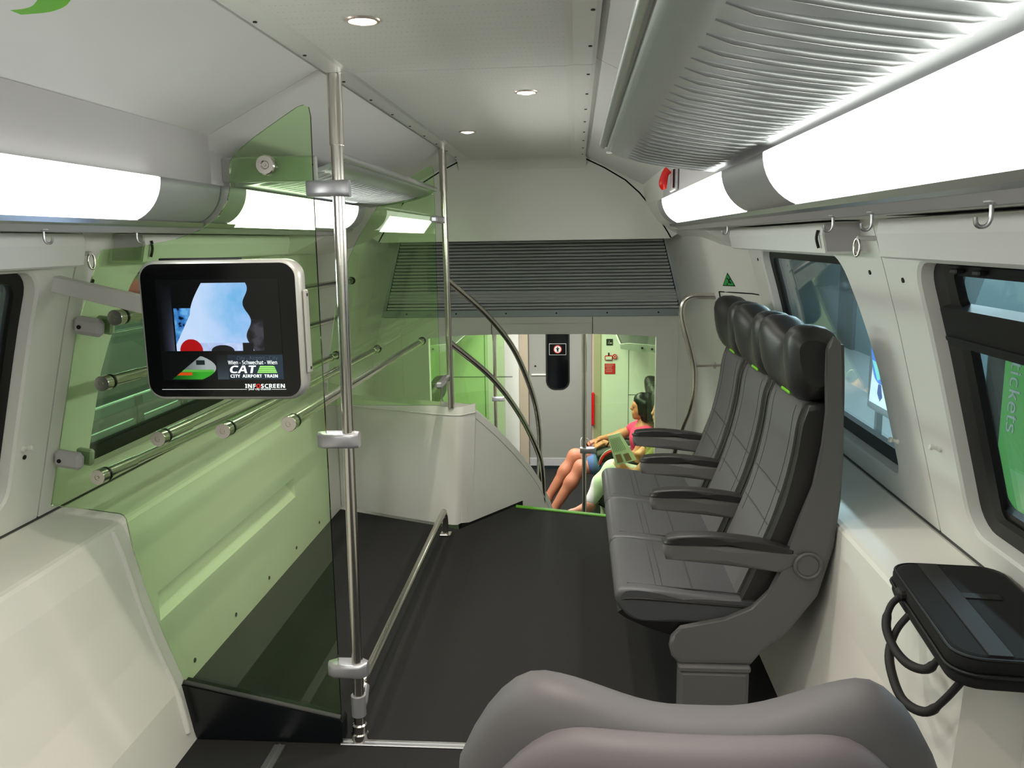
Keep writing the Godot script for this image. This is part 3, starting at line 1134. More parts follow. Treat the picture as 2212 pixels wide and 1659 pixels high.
	g.box(Vector3(0.345, 0.225, -8.905), Vector3(0.085, 0.055, 0.03), 0.01)
	part(g, "box", "red_paint", al)
	g = G.new()
	g.box(Vector3(0.345, 0.225, -8.888), Vector3(0.068, 0.036, 0.008), 0.002)
	part(g, "window", "sign_white", al)
	g = G.new()
	g.cyl(Vector3(0.411, 0.24, -8.915), Vector3(0.411, 0.24, -8.89), 0.026, 18)
	part(g, "button", "red_paint", al)
	g = G.new()
	g.lathe(Vector3(0.411, 0.24, -8.889), Vector3(0, 0, 1), [[0.010, 0.0], [0.016, 0.0], [0.016, 0.002], [0.010, 0.002], [0.010, 0.0]], 16)
	part(g, "ring", "sign_white", al)
	g = G.new()
	g.cyl(Vector3(0.342, 0.25, -8.90), Vector3(0.342, 0.283, -8.90), 0.004, 8)
	g.cyl(Vector3(0.350, 0.25, -8.90), Vector3(0.350, 0.283, -8.90), 0.004, 8)
	part(g, "prongs", "screw_dark", al)
	var rd := thing("red_notice", "square red notice with white text lines on the vestibule end wall", "notice", Vector3(0.36, 0.05, -8.91))
	g = G.new()
	g.box(Vector3(0.36, 0.104, -8.915), Vector3(0.115, 0.115, 0.006), 0.003)
	part(g, "plate", "sign_red", rd)
	for k in 5:
		g = G.new()
		g.box(Vector3(0.352 - 0.004 * (k % 2), 0.146 - k * 0.018, -8.9115), Vector3(0.08 - 0.012 * (k % 3), 0.003, 0.002))
		part(g, "text_line", "sign_white", rd)
	solo(G.new().box(Vector3(0.178, -0.33, -8.86), Vector3(0.036, 0.37, 0.04), 0.012), "fire_extinguisher_cover", "red_paint", "narrow upright red cover beside the vestibule door", "cover", Vector3(0.178, -0.515, -8.86))
	# luggage shelves under the vestibule ceiling
	for s: int in [-1, 1]:
		var rk := thing("overhead_shelf", "dark green-grey overhead shelf in the vestibule, %s" % ("above the seated woman" if s > 0 else "above the empty seats"), "shelf", Vector3(X(0.95, s), 0.4, -7.4), "vestibule overhead shelves")
		g = G.new()
		prism(g, s, [1.243, 0.600, 0.66, 0.675, 0.64, 0.690, 0.63, 0.705, 0.64, 0.708, 0.66, 0.692, 1.243, 0.615], -6.30, -8.60)
		part(g, "shelf", "tray_dark", rk)
		g = G.new()
		prism(g, s, [1.243, 0.590, 0.64, 0.668, 0.632, 0.705, 0.70, 0.712, 1.243, 0.665], -6.285, -6.30)
		part(g, "end_plate", "fascia_grey", rk)
		for k in 4:
			g = G.new()
			var u := 0.80 + 0.075 * k
			g.cyl(Vector3(X(u, s), 0.675 - 0.009 * k, -6.286), Vector3(X(u, s), 0.675 - 0.009 * k, -6.278), 0.008 + 0.001 * k, 12)
			part(g, "bolt", "screw_dark", rk)

# ------------------------------------------------------------------ outside the windows
func outside() -> void:
	var w := struct("wall_platform", "teal-grey underground station wall seen through the windows", Vector3(4.4, -0.7, -6))
	var g := G.new()
	g.box(Vector3(5.2, 1.3, -9.0), Vector3(0.2, 4.4, 26.0))
	part(g, "panel", "platform_wall", w)
	for k in 5:
		g = G.new()
		g.box(Vector3(5.07, 1.3, -16.0 + k * 3.4), Vector3(0.06, 4.2, 0.9), 0.01)
		part(g, "dark_panel", "platform_dark", w)
	g = G.new()
	g.box(Vector3(5.06, 2.35, -9.0), Vector3(0.10, 0.5, 26.0))
	part(g, "frieze", "platform_dark", w)
	var cp := struct("ceiling_platform", "pale station ceiling over the platform", Vector3(3.3, 3.4, -9))
	g = G.new()
	g.box(Vector3(3.3, 3.4, -9.0), Vector3(4.2, 0.2, 26.0))
	part(g, "soffit", "platform_beam", cp)
	w = struct("floor_platform", "pale station platform floor seen through the windows", Vector3(3.5, -0.6, -9))
	g = G.new()
	g.box(Vector3(3.5, -0.75, -9.0), Vector3(3.8, 0.3, 26.0))
	part(g, "platform_slab", "platform_floor", w)
	g = G.new()
	g.box(Vector3(1.9, -0.595, -9.0), Vector3(0.3, 0.01, 26.0))
	part(g, "edge_line", "white_cloth", w)
	for k in 3:
		var l := thing("platform_light", "long station ceiling light over the platform " + ["beside the green machine", "near the poster", "farthest from the green machine"][k], "light", Vector3(3.4, 3.28, -4.0 - 4.5 * k), "platform ceiling lights")
		g = G.new()
		g.box(Vector3(3.4, 3.27, -4.0 - 4.5 * k), Vector3(0.2, 0.05, 2.6), 0.01)
		part(g, "tube", "tunnel_lamp", l)
		area("lamp", l, Vector3(3.4, 3.235, -4.0 - 4.5 * k), Vector3.DOWN, Vector3(0, 0, 1), 2.6, 0.2, 42.0, Color(0.80, 0.95, 1.0))
	# slanted support seen through the far window
	var pl := thing("platform_column", "pale slanted station column outside the far right window", "column", Vector3(3.7, -0.6, -10.5))
	g = G.new()
	g.extrude(P2([0.0, 0.0, 0.7, 0.0, -1.6, 3.9, -2.3, 3.9]), Vector3(3.7, -0.6, -9.6), Vector3(0, 0, -1), Vector3.UP, Vector3(0.35, 0, 0))
	part(g, "shaft", "platform_beam", pl)
	# back-lit poster on the platform
	var po := thing("light_box_poster", "glowing white poster light box with blue shapes on the platform", "poster", Vector3(3.05, -0.6, -8.06))
	g = G.new()
	g.box(Vector3(3.12, 0.42, -8.11), Vector3(0.12, 1.45, 1.5), 0.02)
	g.box(Vector3(3.12, -0.46, -8.66), Vector3(0.06, 0.32, 0.06))
	g.box(Vector3(3.12, -0.46, -7.56), Vector3(0.06, 0.32, 0.06))
	part(g, "case", "silver_paint", po)
	g = G.new()
	g.extrude(P2([-8.78, -0.22, -8.72, 0.2, -8.78, 0.3, -8.7, 0.42, -8.77, 0.5, -8.69, 0.62, -8.76, 0.7, -8.68, 0.82, -8.74, 0.92, -8.66, 1.08, -7.41, 1.08, -7.41, -0.22]), Vector3(3.058, 0, 0), Vector3(0, 0, 1), Vector3.UP, Vector3(-0.004, 0, 0))
	part(g, "panel", "poster_white", po)
	g = G.new()
	g.extrude(smooth2(P2([-8.78, 0.30, -8.65, 0.05, -8.38, 0.02, -8.23, 0.25, -8.25, 0.75, -8.48, 0.95, -8.73, 0.75, -8.78, 0.30]), 5).slice(0, 35), Vector3(3.053, 0, 0), Vector3(0, 0, 1), Vector3.UP, Vector3(-0.003, 0, 0))
	part(g, "blue_shape", "poster_blue", po)
	g = G.new()
	g.extrude(P2([-8.73, 0.22, -8.55, 0.03, -8.33, 0.12, -8.31, 0.26, -8.53, 0.20]), Vector3(3.0495, 0, 0), Vector3(0, 0, 1), Vector3.UP, Vector3(-0.003, 0, 0))
	part(g, "teal_shape", "poster_teal", po)
	g = G.new()
	for k in 3:
		for j in 3:
			g.box(Vector3(3.048, 0.38 + k * 0.14, -8.61 + j * 0.11), Vector3(0.003, 0.10, 0.085))
	part(g, "white_marks", "poster_white", po)
	g = G.new()
	g.extrude(P2([-8.53, 0.0, -8.46, 0.0, -8.41, -0.12, -8.47, -0.17, -8.55, -0.10]), Vector3(3.053, 0, 0), Vector3(0, 0, 1), Vector3.UP, Vector3(-0.003, 0, 0))
	part(g, "navy_shape", "poster_navy", po)
	area("lamp", po, Vector3(3.02, 0.42, -8.11), Vector3(-1, 0, 0), Vector3(0, 0, 1), 1.2, 1.2, 0.8, Color(0.8, 0.93, 1.0))
	# ticket machine
	var tm := thing("ticket_machine", "bright green ticket machine with white sideways lettering on the platform", "ticket machine", Vector3(2.75, -0.6, -4.75))
	g = G.new()
	g.box(Vector3(2.95, 0.265, -4.72), Vector3(0.6, 1.03, 1.16), 0.03)
	part(g, "body", "machine_green", tm)
	g = G.new()
	g.box(Vector3(2.95, -0.42, -4.72), Vector3(0.56, 0.34, 1.1), 0.02)
	part(g, "plinth", "platform_wall", tm)
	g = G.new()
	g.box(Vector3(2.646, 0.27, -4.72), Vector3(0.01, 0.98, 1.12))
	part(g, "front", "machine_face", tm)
	g = G.new()
	g.cyl(Vector3(2.645, 0.42, -4.72), Vector3(2.638, 0.42, -4.72), 0.10, 24)
	part(g, "coin_plate", "platform_dark", tm)
	# letters run downward, their tops toward the viewer's end of the train
	text("tickets", 0.155, "sign_white", tm, Vector3(2.638, 0.735, -5.235), Basis(Vector3(0, -1, 0), Vector3(0, 0, 1), Vector3(-1, 0, 0)), "lettering", 0.004)
	var bn := thing("platform_case", "dark glazed display case on the platform beside the green machine", "display case", Vector3(2.95, -0.6, -5.75))
	g = G.new()
	g.box(Vector3(3.05, 0.10, -5.66), Vector3(0.4, 1.36, 0.6), 0.02)
	part(g, "case", "platform_dark", bn)
	g = G.new()
	g.box(Vector3(2.845, 0.12, -5.66), Vector3(0.012, 1.2, 0.5), 0.004)
	part(g, "front", "door_glass", bn)
	# tunnel on the other side
	var t := struct("wall_tunnel", "dim tunnel wall with lit gratings on the screen side", Vector3(-4.2, -0.6, -6))
	g = G.new()
	g.box(Vector3(-5.0, 1.0, -9.0), Vector3(0.2, 6.0, 30.0))
	part(g, "panel", "tunnel_wall", t)
	g = G.new()
	g.box(Vector3(-3.4, -0.95, -9.0), Vector3(3.2, 0.2, 30.0))
	part(g, "track_bed", "platform_dark", t)
	for k in 14:
		g = G.new()
		g.box(Vector3(-4.2, -0.36, -3.0 - k * 0.9), Vector3(0.06, 0.9, 0.12), 0.01)
		part(g, "post", "tunnel_wall", t)
	for k in 4:
		g = G.new()
		g.box(Vector3(-4.22, -0.62 + k * 0.22, -9.0), Vector3(0.05, 0.10, 24.0), 0.01)
		part(g, "rail", "tunnel_grate", t)
	for k in 3:
		var l := thing("tunnel_light", "pale green tube light on the tunnel wall, " + ["first past the screen", "second along the wall", "deepest in the tunnel"][k], "light", Vector3(-4.7, 1.3, -4.5 - 4.0 * k), "tunnel tube lights")
		g = G.new()
		g.cyl(Vector3(-4.7, 1.3, -5.6 - 4.0 * k), Vector3(-4.7, 1.3, -3.4 - 4.0 * k), 0.05, 12)
		part(g, "tube", "tunnel_lamp", l)
		area("lamp", l, Vector3(-4.62, 1.24, -4.5 - 4.0 * k), Vector3(0.7, -0.7, 0), Vector3(0, 0, 1), 2.2, 0.1, 45.0, Color(0.85, 1.0, 0.92))

# ------------------------------------------------------------------ glass screens
const G1 := [-0.716, 0.066, -0.716, 0.450, -0.715, 0.875, -0.715, 1.288, -0.714, 1.529, -0.710, 1.834, -0.714, 1.857, -0.727, 1.863, -0.745, 1.858, -0.799, 1.826, -0.873, 1.780, -0.925, 1.741, -0.940, 1.722, -0.944, 1.690, -0.945, 1.655, -0.956, 1.615, -0.986, 1.573, -1.041, 1.538, -1.110, 1.515, -1.219, 1.495, -1.322, 1.490, -1.333, 1.484, -1.340, 1.472, -1.389, 1.359, -1.453, 1.200, -1.508, 1.037, -1.550, 0.870, -1.568, 0.760, -1.567, 0.745, -1.560, 0.738, -1.450, 0.727, -1.352, 0.714, -1.342, 0.708, -1.336, 0.698, -1.325, 0.614, -1.301, 0.489, -1.257, 0.334, -1.201, 0.173]

func glass_screens() -> void:
	var zg := -2.264
	var o := thing("glass_screen", "tall green glass partition with curved outline fixed to the front pole", "glass partition", Vector3(-0.95, 0, zg), "green glass screens")
	var g := G.new()
	g.extrude(P2(G1), Vector3(0, 0, zg + 0.005), Vector3.RIGHT, Vector3.UP, Vector3(0, 0, -0.010))
	part(g, "pane", "green_glass", o)
	g = G.new()
	g.extrude(P2([-1.200, 0.180, -0.712, 0.078, -0.706, 0.070, -0.708, 0.004, -1.163, 0.004, -1.212, 0.128, -1.214, 0.150]), Vector3(0, 0, zg + 0.026), Vector3.RIGHT, Vector3.UP, Vector3(0, 0, -0.052))
	var bs := part(g, "base_channel", "dark_base", o)
	g = G.new()
	g.tube(P3([-1.198, 0.184, zg + 0.014, -0.714, 0.082, zg + 0.014]), 0.007, 8)
	part(g, "bead", "seam_grey", bs)
	# wall brackets
	for q in [[1.275, -1.427, -1.372], [0.885, -1.530, -1.475]]:
		g = G.new()
		var a := Vector3(q[1], q[0], zg + 0.03)
		var bas := Basis(Vector3(0, 0, 1), -0.16)
		g.box(Vector3((q[1] + q[2]) * 0.5 + 0.022, q[0], zg + 0.022), Vector3(0.085, 0.052, 0.034), 0.012, bas)
		var bk := part(g, "wall_bracket", "fascia_grey", o)
		g = G.new()
		g.cyl(Vector3(a.x + 0.03, a.y, zg + 0.036), Vector3(a.x + 0.03, a.y, zg + 0.042), 0.006, 10)
		part(g, "screw", "screw_dark", bk)
		g = G.new()
		g.box(Vector3((q[1] + q[2]) * 0.5 + 0.05, q[0], zg - 0.018), Vector3(0.05, 0.050, 0.022), 0.006, bas)
		part(g, "bracket_clip", "fascia_grey", bk)
	# top fixing disc and its arm to the rack
	g = G.new()
	g.lathe(Vector3(-0.838, 1.708, zg - 0.03), Vector3(0, 0, 1), [[0.0, 0.0], [0.020, 0.0], [0.020, 0.028], [0.027, 0.030], [0.027, 0.046], [0.024, 0.050], [0.012, 0.050], [0.009, 0.047], [0.004, 0.047], [0.003, 0.050], [0.0, 0.050]], 24)
	part(g, "fixing_disc", "steel", o)
	g = G.new()
	g.box(Vector3(-0.845, 1.700, zg - 0.034), Vector3(0.27, 0.068, 0.014), 0.004)
	part(g, "fixing_plate", "fascia_grey", o)
	# second screen by the stairs
	var z2 := -3.965
	var o2 := thing("glass_screen", "green glass partition above the white stair guard at the rear pole", "glass partition", Vector3(-0.95, 0.70, z2), "green glass screens")
	var out := smooth2(P2([-0.668, 1.815, -0.672, 1.835, -0.688, 1.845, -0.735, 1.822, -0.79, 1.788, -0.86, 1.742, -0.915, 1.695, -0.955, 1.645, -1.00, 1.58, -1.05, 1.505, -1.09, 1.425, -1.13, 1.315, -1.17, 1.18, -1.20, 1.02, -1.225, 0.86, -1.24, 0.70]), 3)
	out.append(Vector2(-0.668, 0.70))
	g = G.new()
	g.extrude(out, Vector3(0, 0, z2 + 0.005), Vector3.RIGHT, Vector3.UP, Vector3(0, 0, -0.010))
	part(g, "pane", "green_glass", o2)
	for y in [1.60, 0.80]:
		g = G.new()
		g.box(Vector3(-0.672, y, (z2 - 4.175) * 0.5), Vector3(0.034, 0.032, 0.235), 0.008)
		part(g, "clip", "clamp_silver", o2)
	# screens in the vestibule
	for q in [[0.125, 0.955, -5.92, "beside the seated passengers"], [-1.55, -0.675, -6.2, "in front of the empty vestibule seat"], [-1.55, -0.705, -8.0, "near the far vestibule pole"]]:
		var o3 := thing("glass_screen", "green glass partition in the vestibule %s" % q[3], "glass partition", Vector3((q[0] + q[1]) * 0.5, -1.0, q[2]), "green glass screens")
		g = G.new()
		g.box(Vector3((q[0] + q[1]) * 0.5, -0.05, q[2]), Vector3(q[1] - q[0], 1.86, 0.010))
		part(g, "pane", "green_glass", o3)
		g = G.new()
		g.box(Vector3((q[0] + q[1]) * 0.5, -0.98, q[2]), Vector3(q[1] - q[0], 0.04, 0.03), 0.004)
		part(g, "base_channel", "dark_base", o3)

func clamp_on(parent: Node3D, at: Vector3, len := 0.118, off := -0.028) -> void:
	# cross clamp with scooped ends holding pane and pole
	var g := G.new()
	var l := len * 0.5
	var rs := []
	for q in [[-l, 0.0225, 0.014], [-l + 0.004, 0.0225, 0.017], [-l * 0.66, 0.0215, 0.030], [0.0, 0.021, 0.031], [l * 0.66, 0.0215, 0.030], [l - 0.004, 0.0225, 0.017], [l, 0.0225, 0.014]]:
		var ring := PackedVector3Array()
		for p in round_rect(-q[2], q[2], -q[1], q[1], 0.010, 2, 3):
			ring.append(at + Vector3(off + q[0], p.y, p.x))
		rs.append(ring)
	g.rings(rs)
	part(g, "clamp", "clamp_silver", parent)

func poles() -> void:
	# front pole
	var o := thing("grab_pole", "stainless floor-to-ceiling pole with three silver clamps at the front glass screen", "pole", Vector3(-0.655, 0, -2.262))
	var b := Vector3(-0.660, 0.004, -2.262)
	var t := Vector3(-0.640, 1.94, -2.262)
	var g := G.new()
	g.cyl(b, t, 0.0165, 24)
	part(g, "tube", "steel", o)
	g = G.new()
	g.cyl(b.lerp(t, 0.905), t, 0.0195, 24)
	part(g, "top_sleeve", "steel", o)
	g = G.new()
	g.lathe(b, Vector3.UP, [[0.0, 0.0], [0.026, 0.0], [0.026, 0.022], [0.022, 0.026], [0.022, 0.05], [0.0165, 0.054]], 24)
	part(g, "foot_socket", "steel", o)
	for y in [1.643, 0.943, 0.236]:
		clamp_on(o, Vector3(lerpf(-0.660, -0.640, y / 1.94), y, -2.264))
	# low rail: one bent tube from the pole along the floor to its foot plate
	var r := thing("low_rail", "low stainless floor rail running from the front pole toward the stairs", "rail", Vector3(-0.66, 0, -3.2))
	g = G.new()
	var pth := smooth_path(P3([-0.660, 0.128, -2.275, -0.660, 0.150, -2.33, -0.661, 0.158, -2.42, -0.668, 0.150, -3.2, -0.674, 0.142, -3.92, -0.675, 0.132, -4.00, -0.675, 0.10, -4.035, -0.675, 0.05, -4.042, -0.675, 0.008, -4.042]), 5)
	g.tube(pth, 0.015, 16)
	part(g, "tube", "steel", r)
	g = G.new()
	g.box(Vector3(-0.675, 0.006, -4.042), Vector3(0.055, 0.010, 0.055), 0.002)
	part(g, "foot_plate", "steel", r)
	g = G.new()
	g.tube(P3([-0.660, 0.118, -2.262, -0.660, 0.122, -2.29, -0.660, 0.146, -2.325]), [0.024, 0.023, 0.019], 14)
	g.cyl(Vector3(-0.6602, 0.085, -2.262), Vector3(-0.6598, 0.15, -2.262), 0.022, 18)
	part(g, "joint", "clamp_silver", r)
	# rear pole with the two stair handrails
	var o2 := thing("stair_pole", "stainless pole on the white stair guard with two handrails curving down the stairs", "pole", Vector3(-0.655, 0.64, -4.19))
	g = G.new()
	g.cyl(Vector3(-0.650, 0.642, -4.19), Vector3(-0.660, 1.94, -4.19), 0.0165, 20)
	part(g, "tube", "steel", o2)
	g = G.new()
	g.cyl(Vector3(-0.6585, 1.74, -4.19), Vector3(-0.660, 1.94, -4.19), 0.0195, 20)
	part(g, "top_sleeve", "steel", o2)
	var rails := [
		[-0.655, 1.303, -4.19, -0.48, 1.110, -4.385, -0.349, 0.894, -4.577, -0.256, 0.618, -4.713, -0.222, 0.40, -4.773, -0.222, 0.161, -4.785, -0.226, -0.15, -4.82, -0.23, -0.6, -4.86, -0.23, -0.98, -4.88],
		[-0.652, 0.985, -4.19, -0.464, 0.768, -4.409, -0.332, 0.533, -4.60, -0.234, 0.279, -4.745, -0.205, 0.129, -4.785, -0.202, -0.15, -4.83, -0.20, -0.5, -4.87],
	]
	for q in rails:
		g = G.new()
		g.tube(smooth_path(P3(q), 8), 0.0155, 14)
		part(g, "handrail", "steel", o2)
	# poles in the vestibule
	for q in [[0.055, -5.92, 0.028, "with a silver clamp in front of the seated passengers"], [-0.79, -7.9, 0.0, "standing near the far end door on the empty side"]]:
		var o3 := thing("vestibule_pole", "stainless vestibule pole %s" % q[3], "pole", Vector3(q[0], -1.0, q[1]))
		g = G.new()
		g.cyl(Vector3(q[0], -0.995, q[1]), Vector3(q[0], 1.09, q[1]), 0.0165, 18)
		part(g, "tube", "steel", o3)
		g = G.new()
		g.cyl(Vector3(q[0], 0.55, q[1]), Vector3(q[0], 1.09, q[1]), 0.0195, 18)
		part(g, "top_sleeve", "steel", o3)
		clamp_on(o3, Vector3(q[0], -0.03, q[1]), 0.118, 0.028)
	# wall handrail on the right of the stairs
	var h := thing("wall_handrail", "bent stainless handrail on the right stair wall beside the triple seat", "handrail", Vector3(0.6, 0.3, -4.2))
	g = G.new()
	g.tube(smooth_path(P3([0.7098, 1.206, -4.2, 0.6216, 1.2085, -4.2, 0.5746, 1.206, -4.2, 0.5401, 1.1875, -4.2, 0.5258, 1.1514, -4.2, 0.5275, 1.1052, -4.2, 0.546, 1.0296, -4.2, 0.5678, 0.954, -4.2, 0.5897, 0.8616, -4.2, 0.5947, 0.786, -4.2, 0.5914, 0.6936, -4.2, 0.5796, 0.618, -4.22, 0.5544, 0.534, -4.25, 0.525, 0.408, -4.3, 0.504, 0.282, -4.35]), 5), 0.0165, 14)
	part(g, "rail", "steel", h)
	g = G.new()
	g.tube(smooth_path(P3([0.5939, 0.8784, -4.2, 0.6014, 0.8599, -4.2, 0.6216, 0.8566, -4.2, 0.7056, 0.8582, -4.2, 0.7812, 0.8599, -4.2]), 4), 0.0065, 10)
	part(g, "stay", "steel", h)
	g = G.new()
	g.cyl(Vector3(0.690, 0.858, -4.2), Vector3(0.700, 0.858, -4.2), 0.016, 14)
	part(g, "rosette", "steel", h)

func luggage_bars() -> void:
	var ends := [
		["upper bar against the window", -1.292, 1.300, -1.262, 1.285, -4.62],
		["middle bar against the window", -1.350, 1.112, -1.322, 1.082, -4.60],
		["lowest bar just above the ledge", -1.391, 0.835, -1.372, 0.775, -4.60],
		["inner bar of the lower shelf", -1.198, 0.951, -1.215, 0.935, -4.09],
		["middle bar of the lower shelf", -1.004, 0.975, -1.018, 0.957, -4.16],
		["aisle-side bar of the lower shelf", -0.811, 0.996, -0.812, 0.980, -4.30],
	]
	for q in ends:
		var a := Vector3(q[1], q[2], -2.228)
		var b := Vector3(q[3], q[4], q[5])
		var o := thing("luggage_bar", "stainless luggage rest bar through the green glass, %s" % q[0], "bar", (a + b) * 0.5, "luggage rest bars")
		var d := (b - a).normalized()
		var g := G.new()
		g.cyl(a + d * 0.05, b - d * 0.01, 0.0150, 18)
		part(g, "tube", "steel", o)
		g = G.new()
		g.cyl(a + d * 0.04, a + d * 0.20, 0.0172, 18)
		part(g, "sleeve", "steel", o)
		g = G.new()
		g.lathe(a, d, [[0.0, -0.001], [0.004, -0.001], [0.0045, 0.0015], [0.008, 0.0015], [0.0085, 0.0], [0.0215, 0.0], [0.0225, 0.002], [0.0225, 0.030], [0.018, 0.031], [0.0, 0.031]], 24)
		part(g, "end_cap", "steel", o)
		g = G.new()
		g.cyl(a + d * 0.044, a + d * 0.050, 0.022, 20)
		part(g, "washer", "black_rubber", o)
		g = G.new()
		g.cyl(b - d * 0.10, b - d * 0.012, 0.0172, 18)
		part(g, "sleeve", "steel", o)
		g = G.new()
		g.cyl(b - d * 0.014, b + d * 0.0, 0.021, 20)
		part(g, "washer", "black_rubber", o)

func racks() -> void:
	for s: int in [-1, 1]:
		var z0 := -4.085 if s < 0 else -2.290
		var z1 := -2.44 if s < 0 else 1.5
		var o := thing("luggage_rack", "curved metal overhead luggage rack with slotted ribs %s" % ("behind the front green glass screen" if s < 0 else "along the right-hand side above the strip light"), "luggage rack", Vector3(X(0.5, s), 1.66, (z0 + z1) * 0.5), "overhead luggage racks")
		var prof := smooth2(P2([0.380, 1.746, 0.395, 1.724, 0.435, 1.706, 0.50, 1.692, 0.58, 1.680, 0.66, 1.668, 0.70, 1.664]), 4)
		var rows := []
		for zz in [z0, z0 + 0.006, z1]:
			var row := []
			for p in prof:
				row.append(Vector3(X(p.x, s), p.y + (0.004 if zz == z0 else 0.0), zz))
			rows.append(row)
		var g := G.new()
		g.sheet(rows, Vector3(0, 0.012, 0))
		part(g, "tray", "rack_metal", o)
		g = G.new()
		g.tube(P3([X(0.377, s), 1.744, z0 + 0.004, X(0.377, s), 1.744, z1]), 0.011, 12)
		part(g, "lip", "rack_metal", o)
		g = G.new()
		g.lathe(Vector3(X(0.392, s), 1.724, z0 + 0.02), Vector3(0, -1, 0), [[0.008, 0.0], [0.008, 0.004], [0.0, 0.006]], 10)
		part(g, "end_stud", "sign_white", o)
		# raised ribs across the tray
		var zz := z0 + 0.055
		while zz < minf(z1 - 0.03, 0.3):
			g = G.new()
			var ring := []
			for k in 9:
				var t := k / 8.0
				var u := lerpf(0.438, 0.652, t)
				var y := lerpf(1.7045, 1.669, t) - 0.004 * sin(PI * t) + 0.001
				var hgt := 0.0060 * clampf(minf(t, 1 - t) * 8.0 + 0.15, 0.0, 1.0)
				var r := PackedVector3Array()
				for c in [[-0.0040, 0.004], [-0.0034, -hgt * 0.75], [-0.0015, -hgt], [0.0015, -hgt], [0.0034, -hgt * 0.75], [0.0040, 0.004]]:
					r.append(Vector3(X(u, s), y + c[1], zz + c[0]))
				ring.append(r)
			g.rings(ring)
			part(g, "rib", "rack_metal", o)
			zz += 0.0575
	# brackets for the rear end of the right rack hold the rack to the fascia
	var em := thing("emergency_brake", "red emergency brake handle on the grey fascia past the luggage rack end", "brake handle", Vector3(X(0.675, 1), 1.68, -3.30))
	var g2 := G.new()
	g2.box(Vector3(X(0.678, 1), 1.715, -3.30), Vector3(0.014, 0.085, 0.17), 0.004)
	part(g2, "plate", "fascia_grey", em)
	g2 = G.new()
	g2.tube(smooth_path(P3([X(0.660, 1), 1.755, -3.33, X(0.648, 1), 1.74, -3.33, X(0.640, 1), 1.705, -3.33, X(0.645, 1), 1.684, -3.335]), 4), [0.016, 0.016, 0.016, 0.015, 0.015, 0.015, 0.016, 0.017, 0.017, 0.016, 0.014, 0.012, 0.010], 10)
	part(g2, "handle", "red_paint", em)
	g2 = G.new()
	g2.box(Vector3(X(0.668, 1), 1.715, -3.22), Vector3(0.006, 0.07, 0.018), 0.002)
	part(g2, "seal_strip", "monitor_black", em)
	var ps := thing("fascia_sticker", "small dark pictogram sticker on the fascia under the luggage rack end", "sticker", Vector3(X(0.675, 1), 1.71, -2.80))
	for k in 2:
		g2 = G.new()
		g2.box(Vector3(X(0.6855, 1), 1.735, -2.80 - k * 0.055), Vector3(0.003, 0.035, 0.045))
		part(g2, "pictogram", "sign_dark", ps)

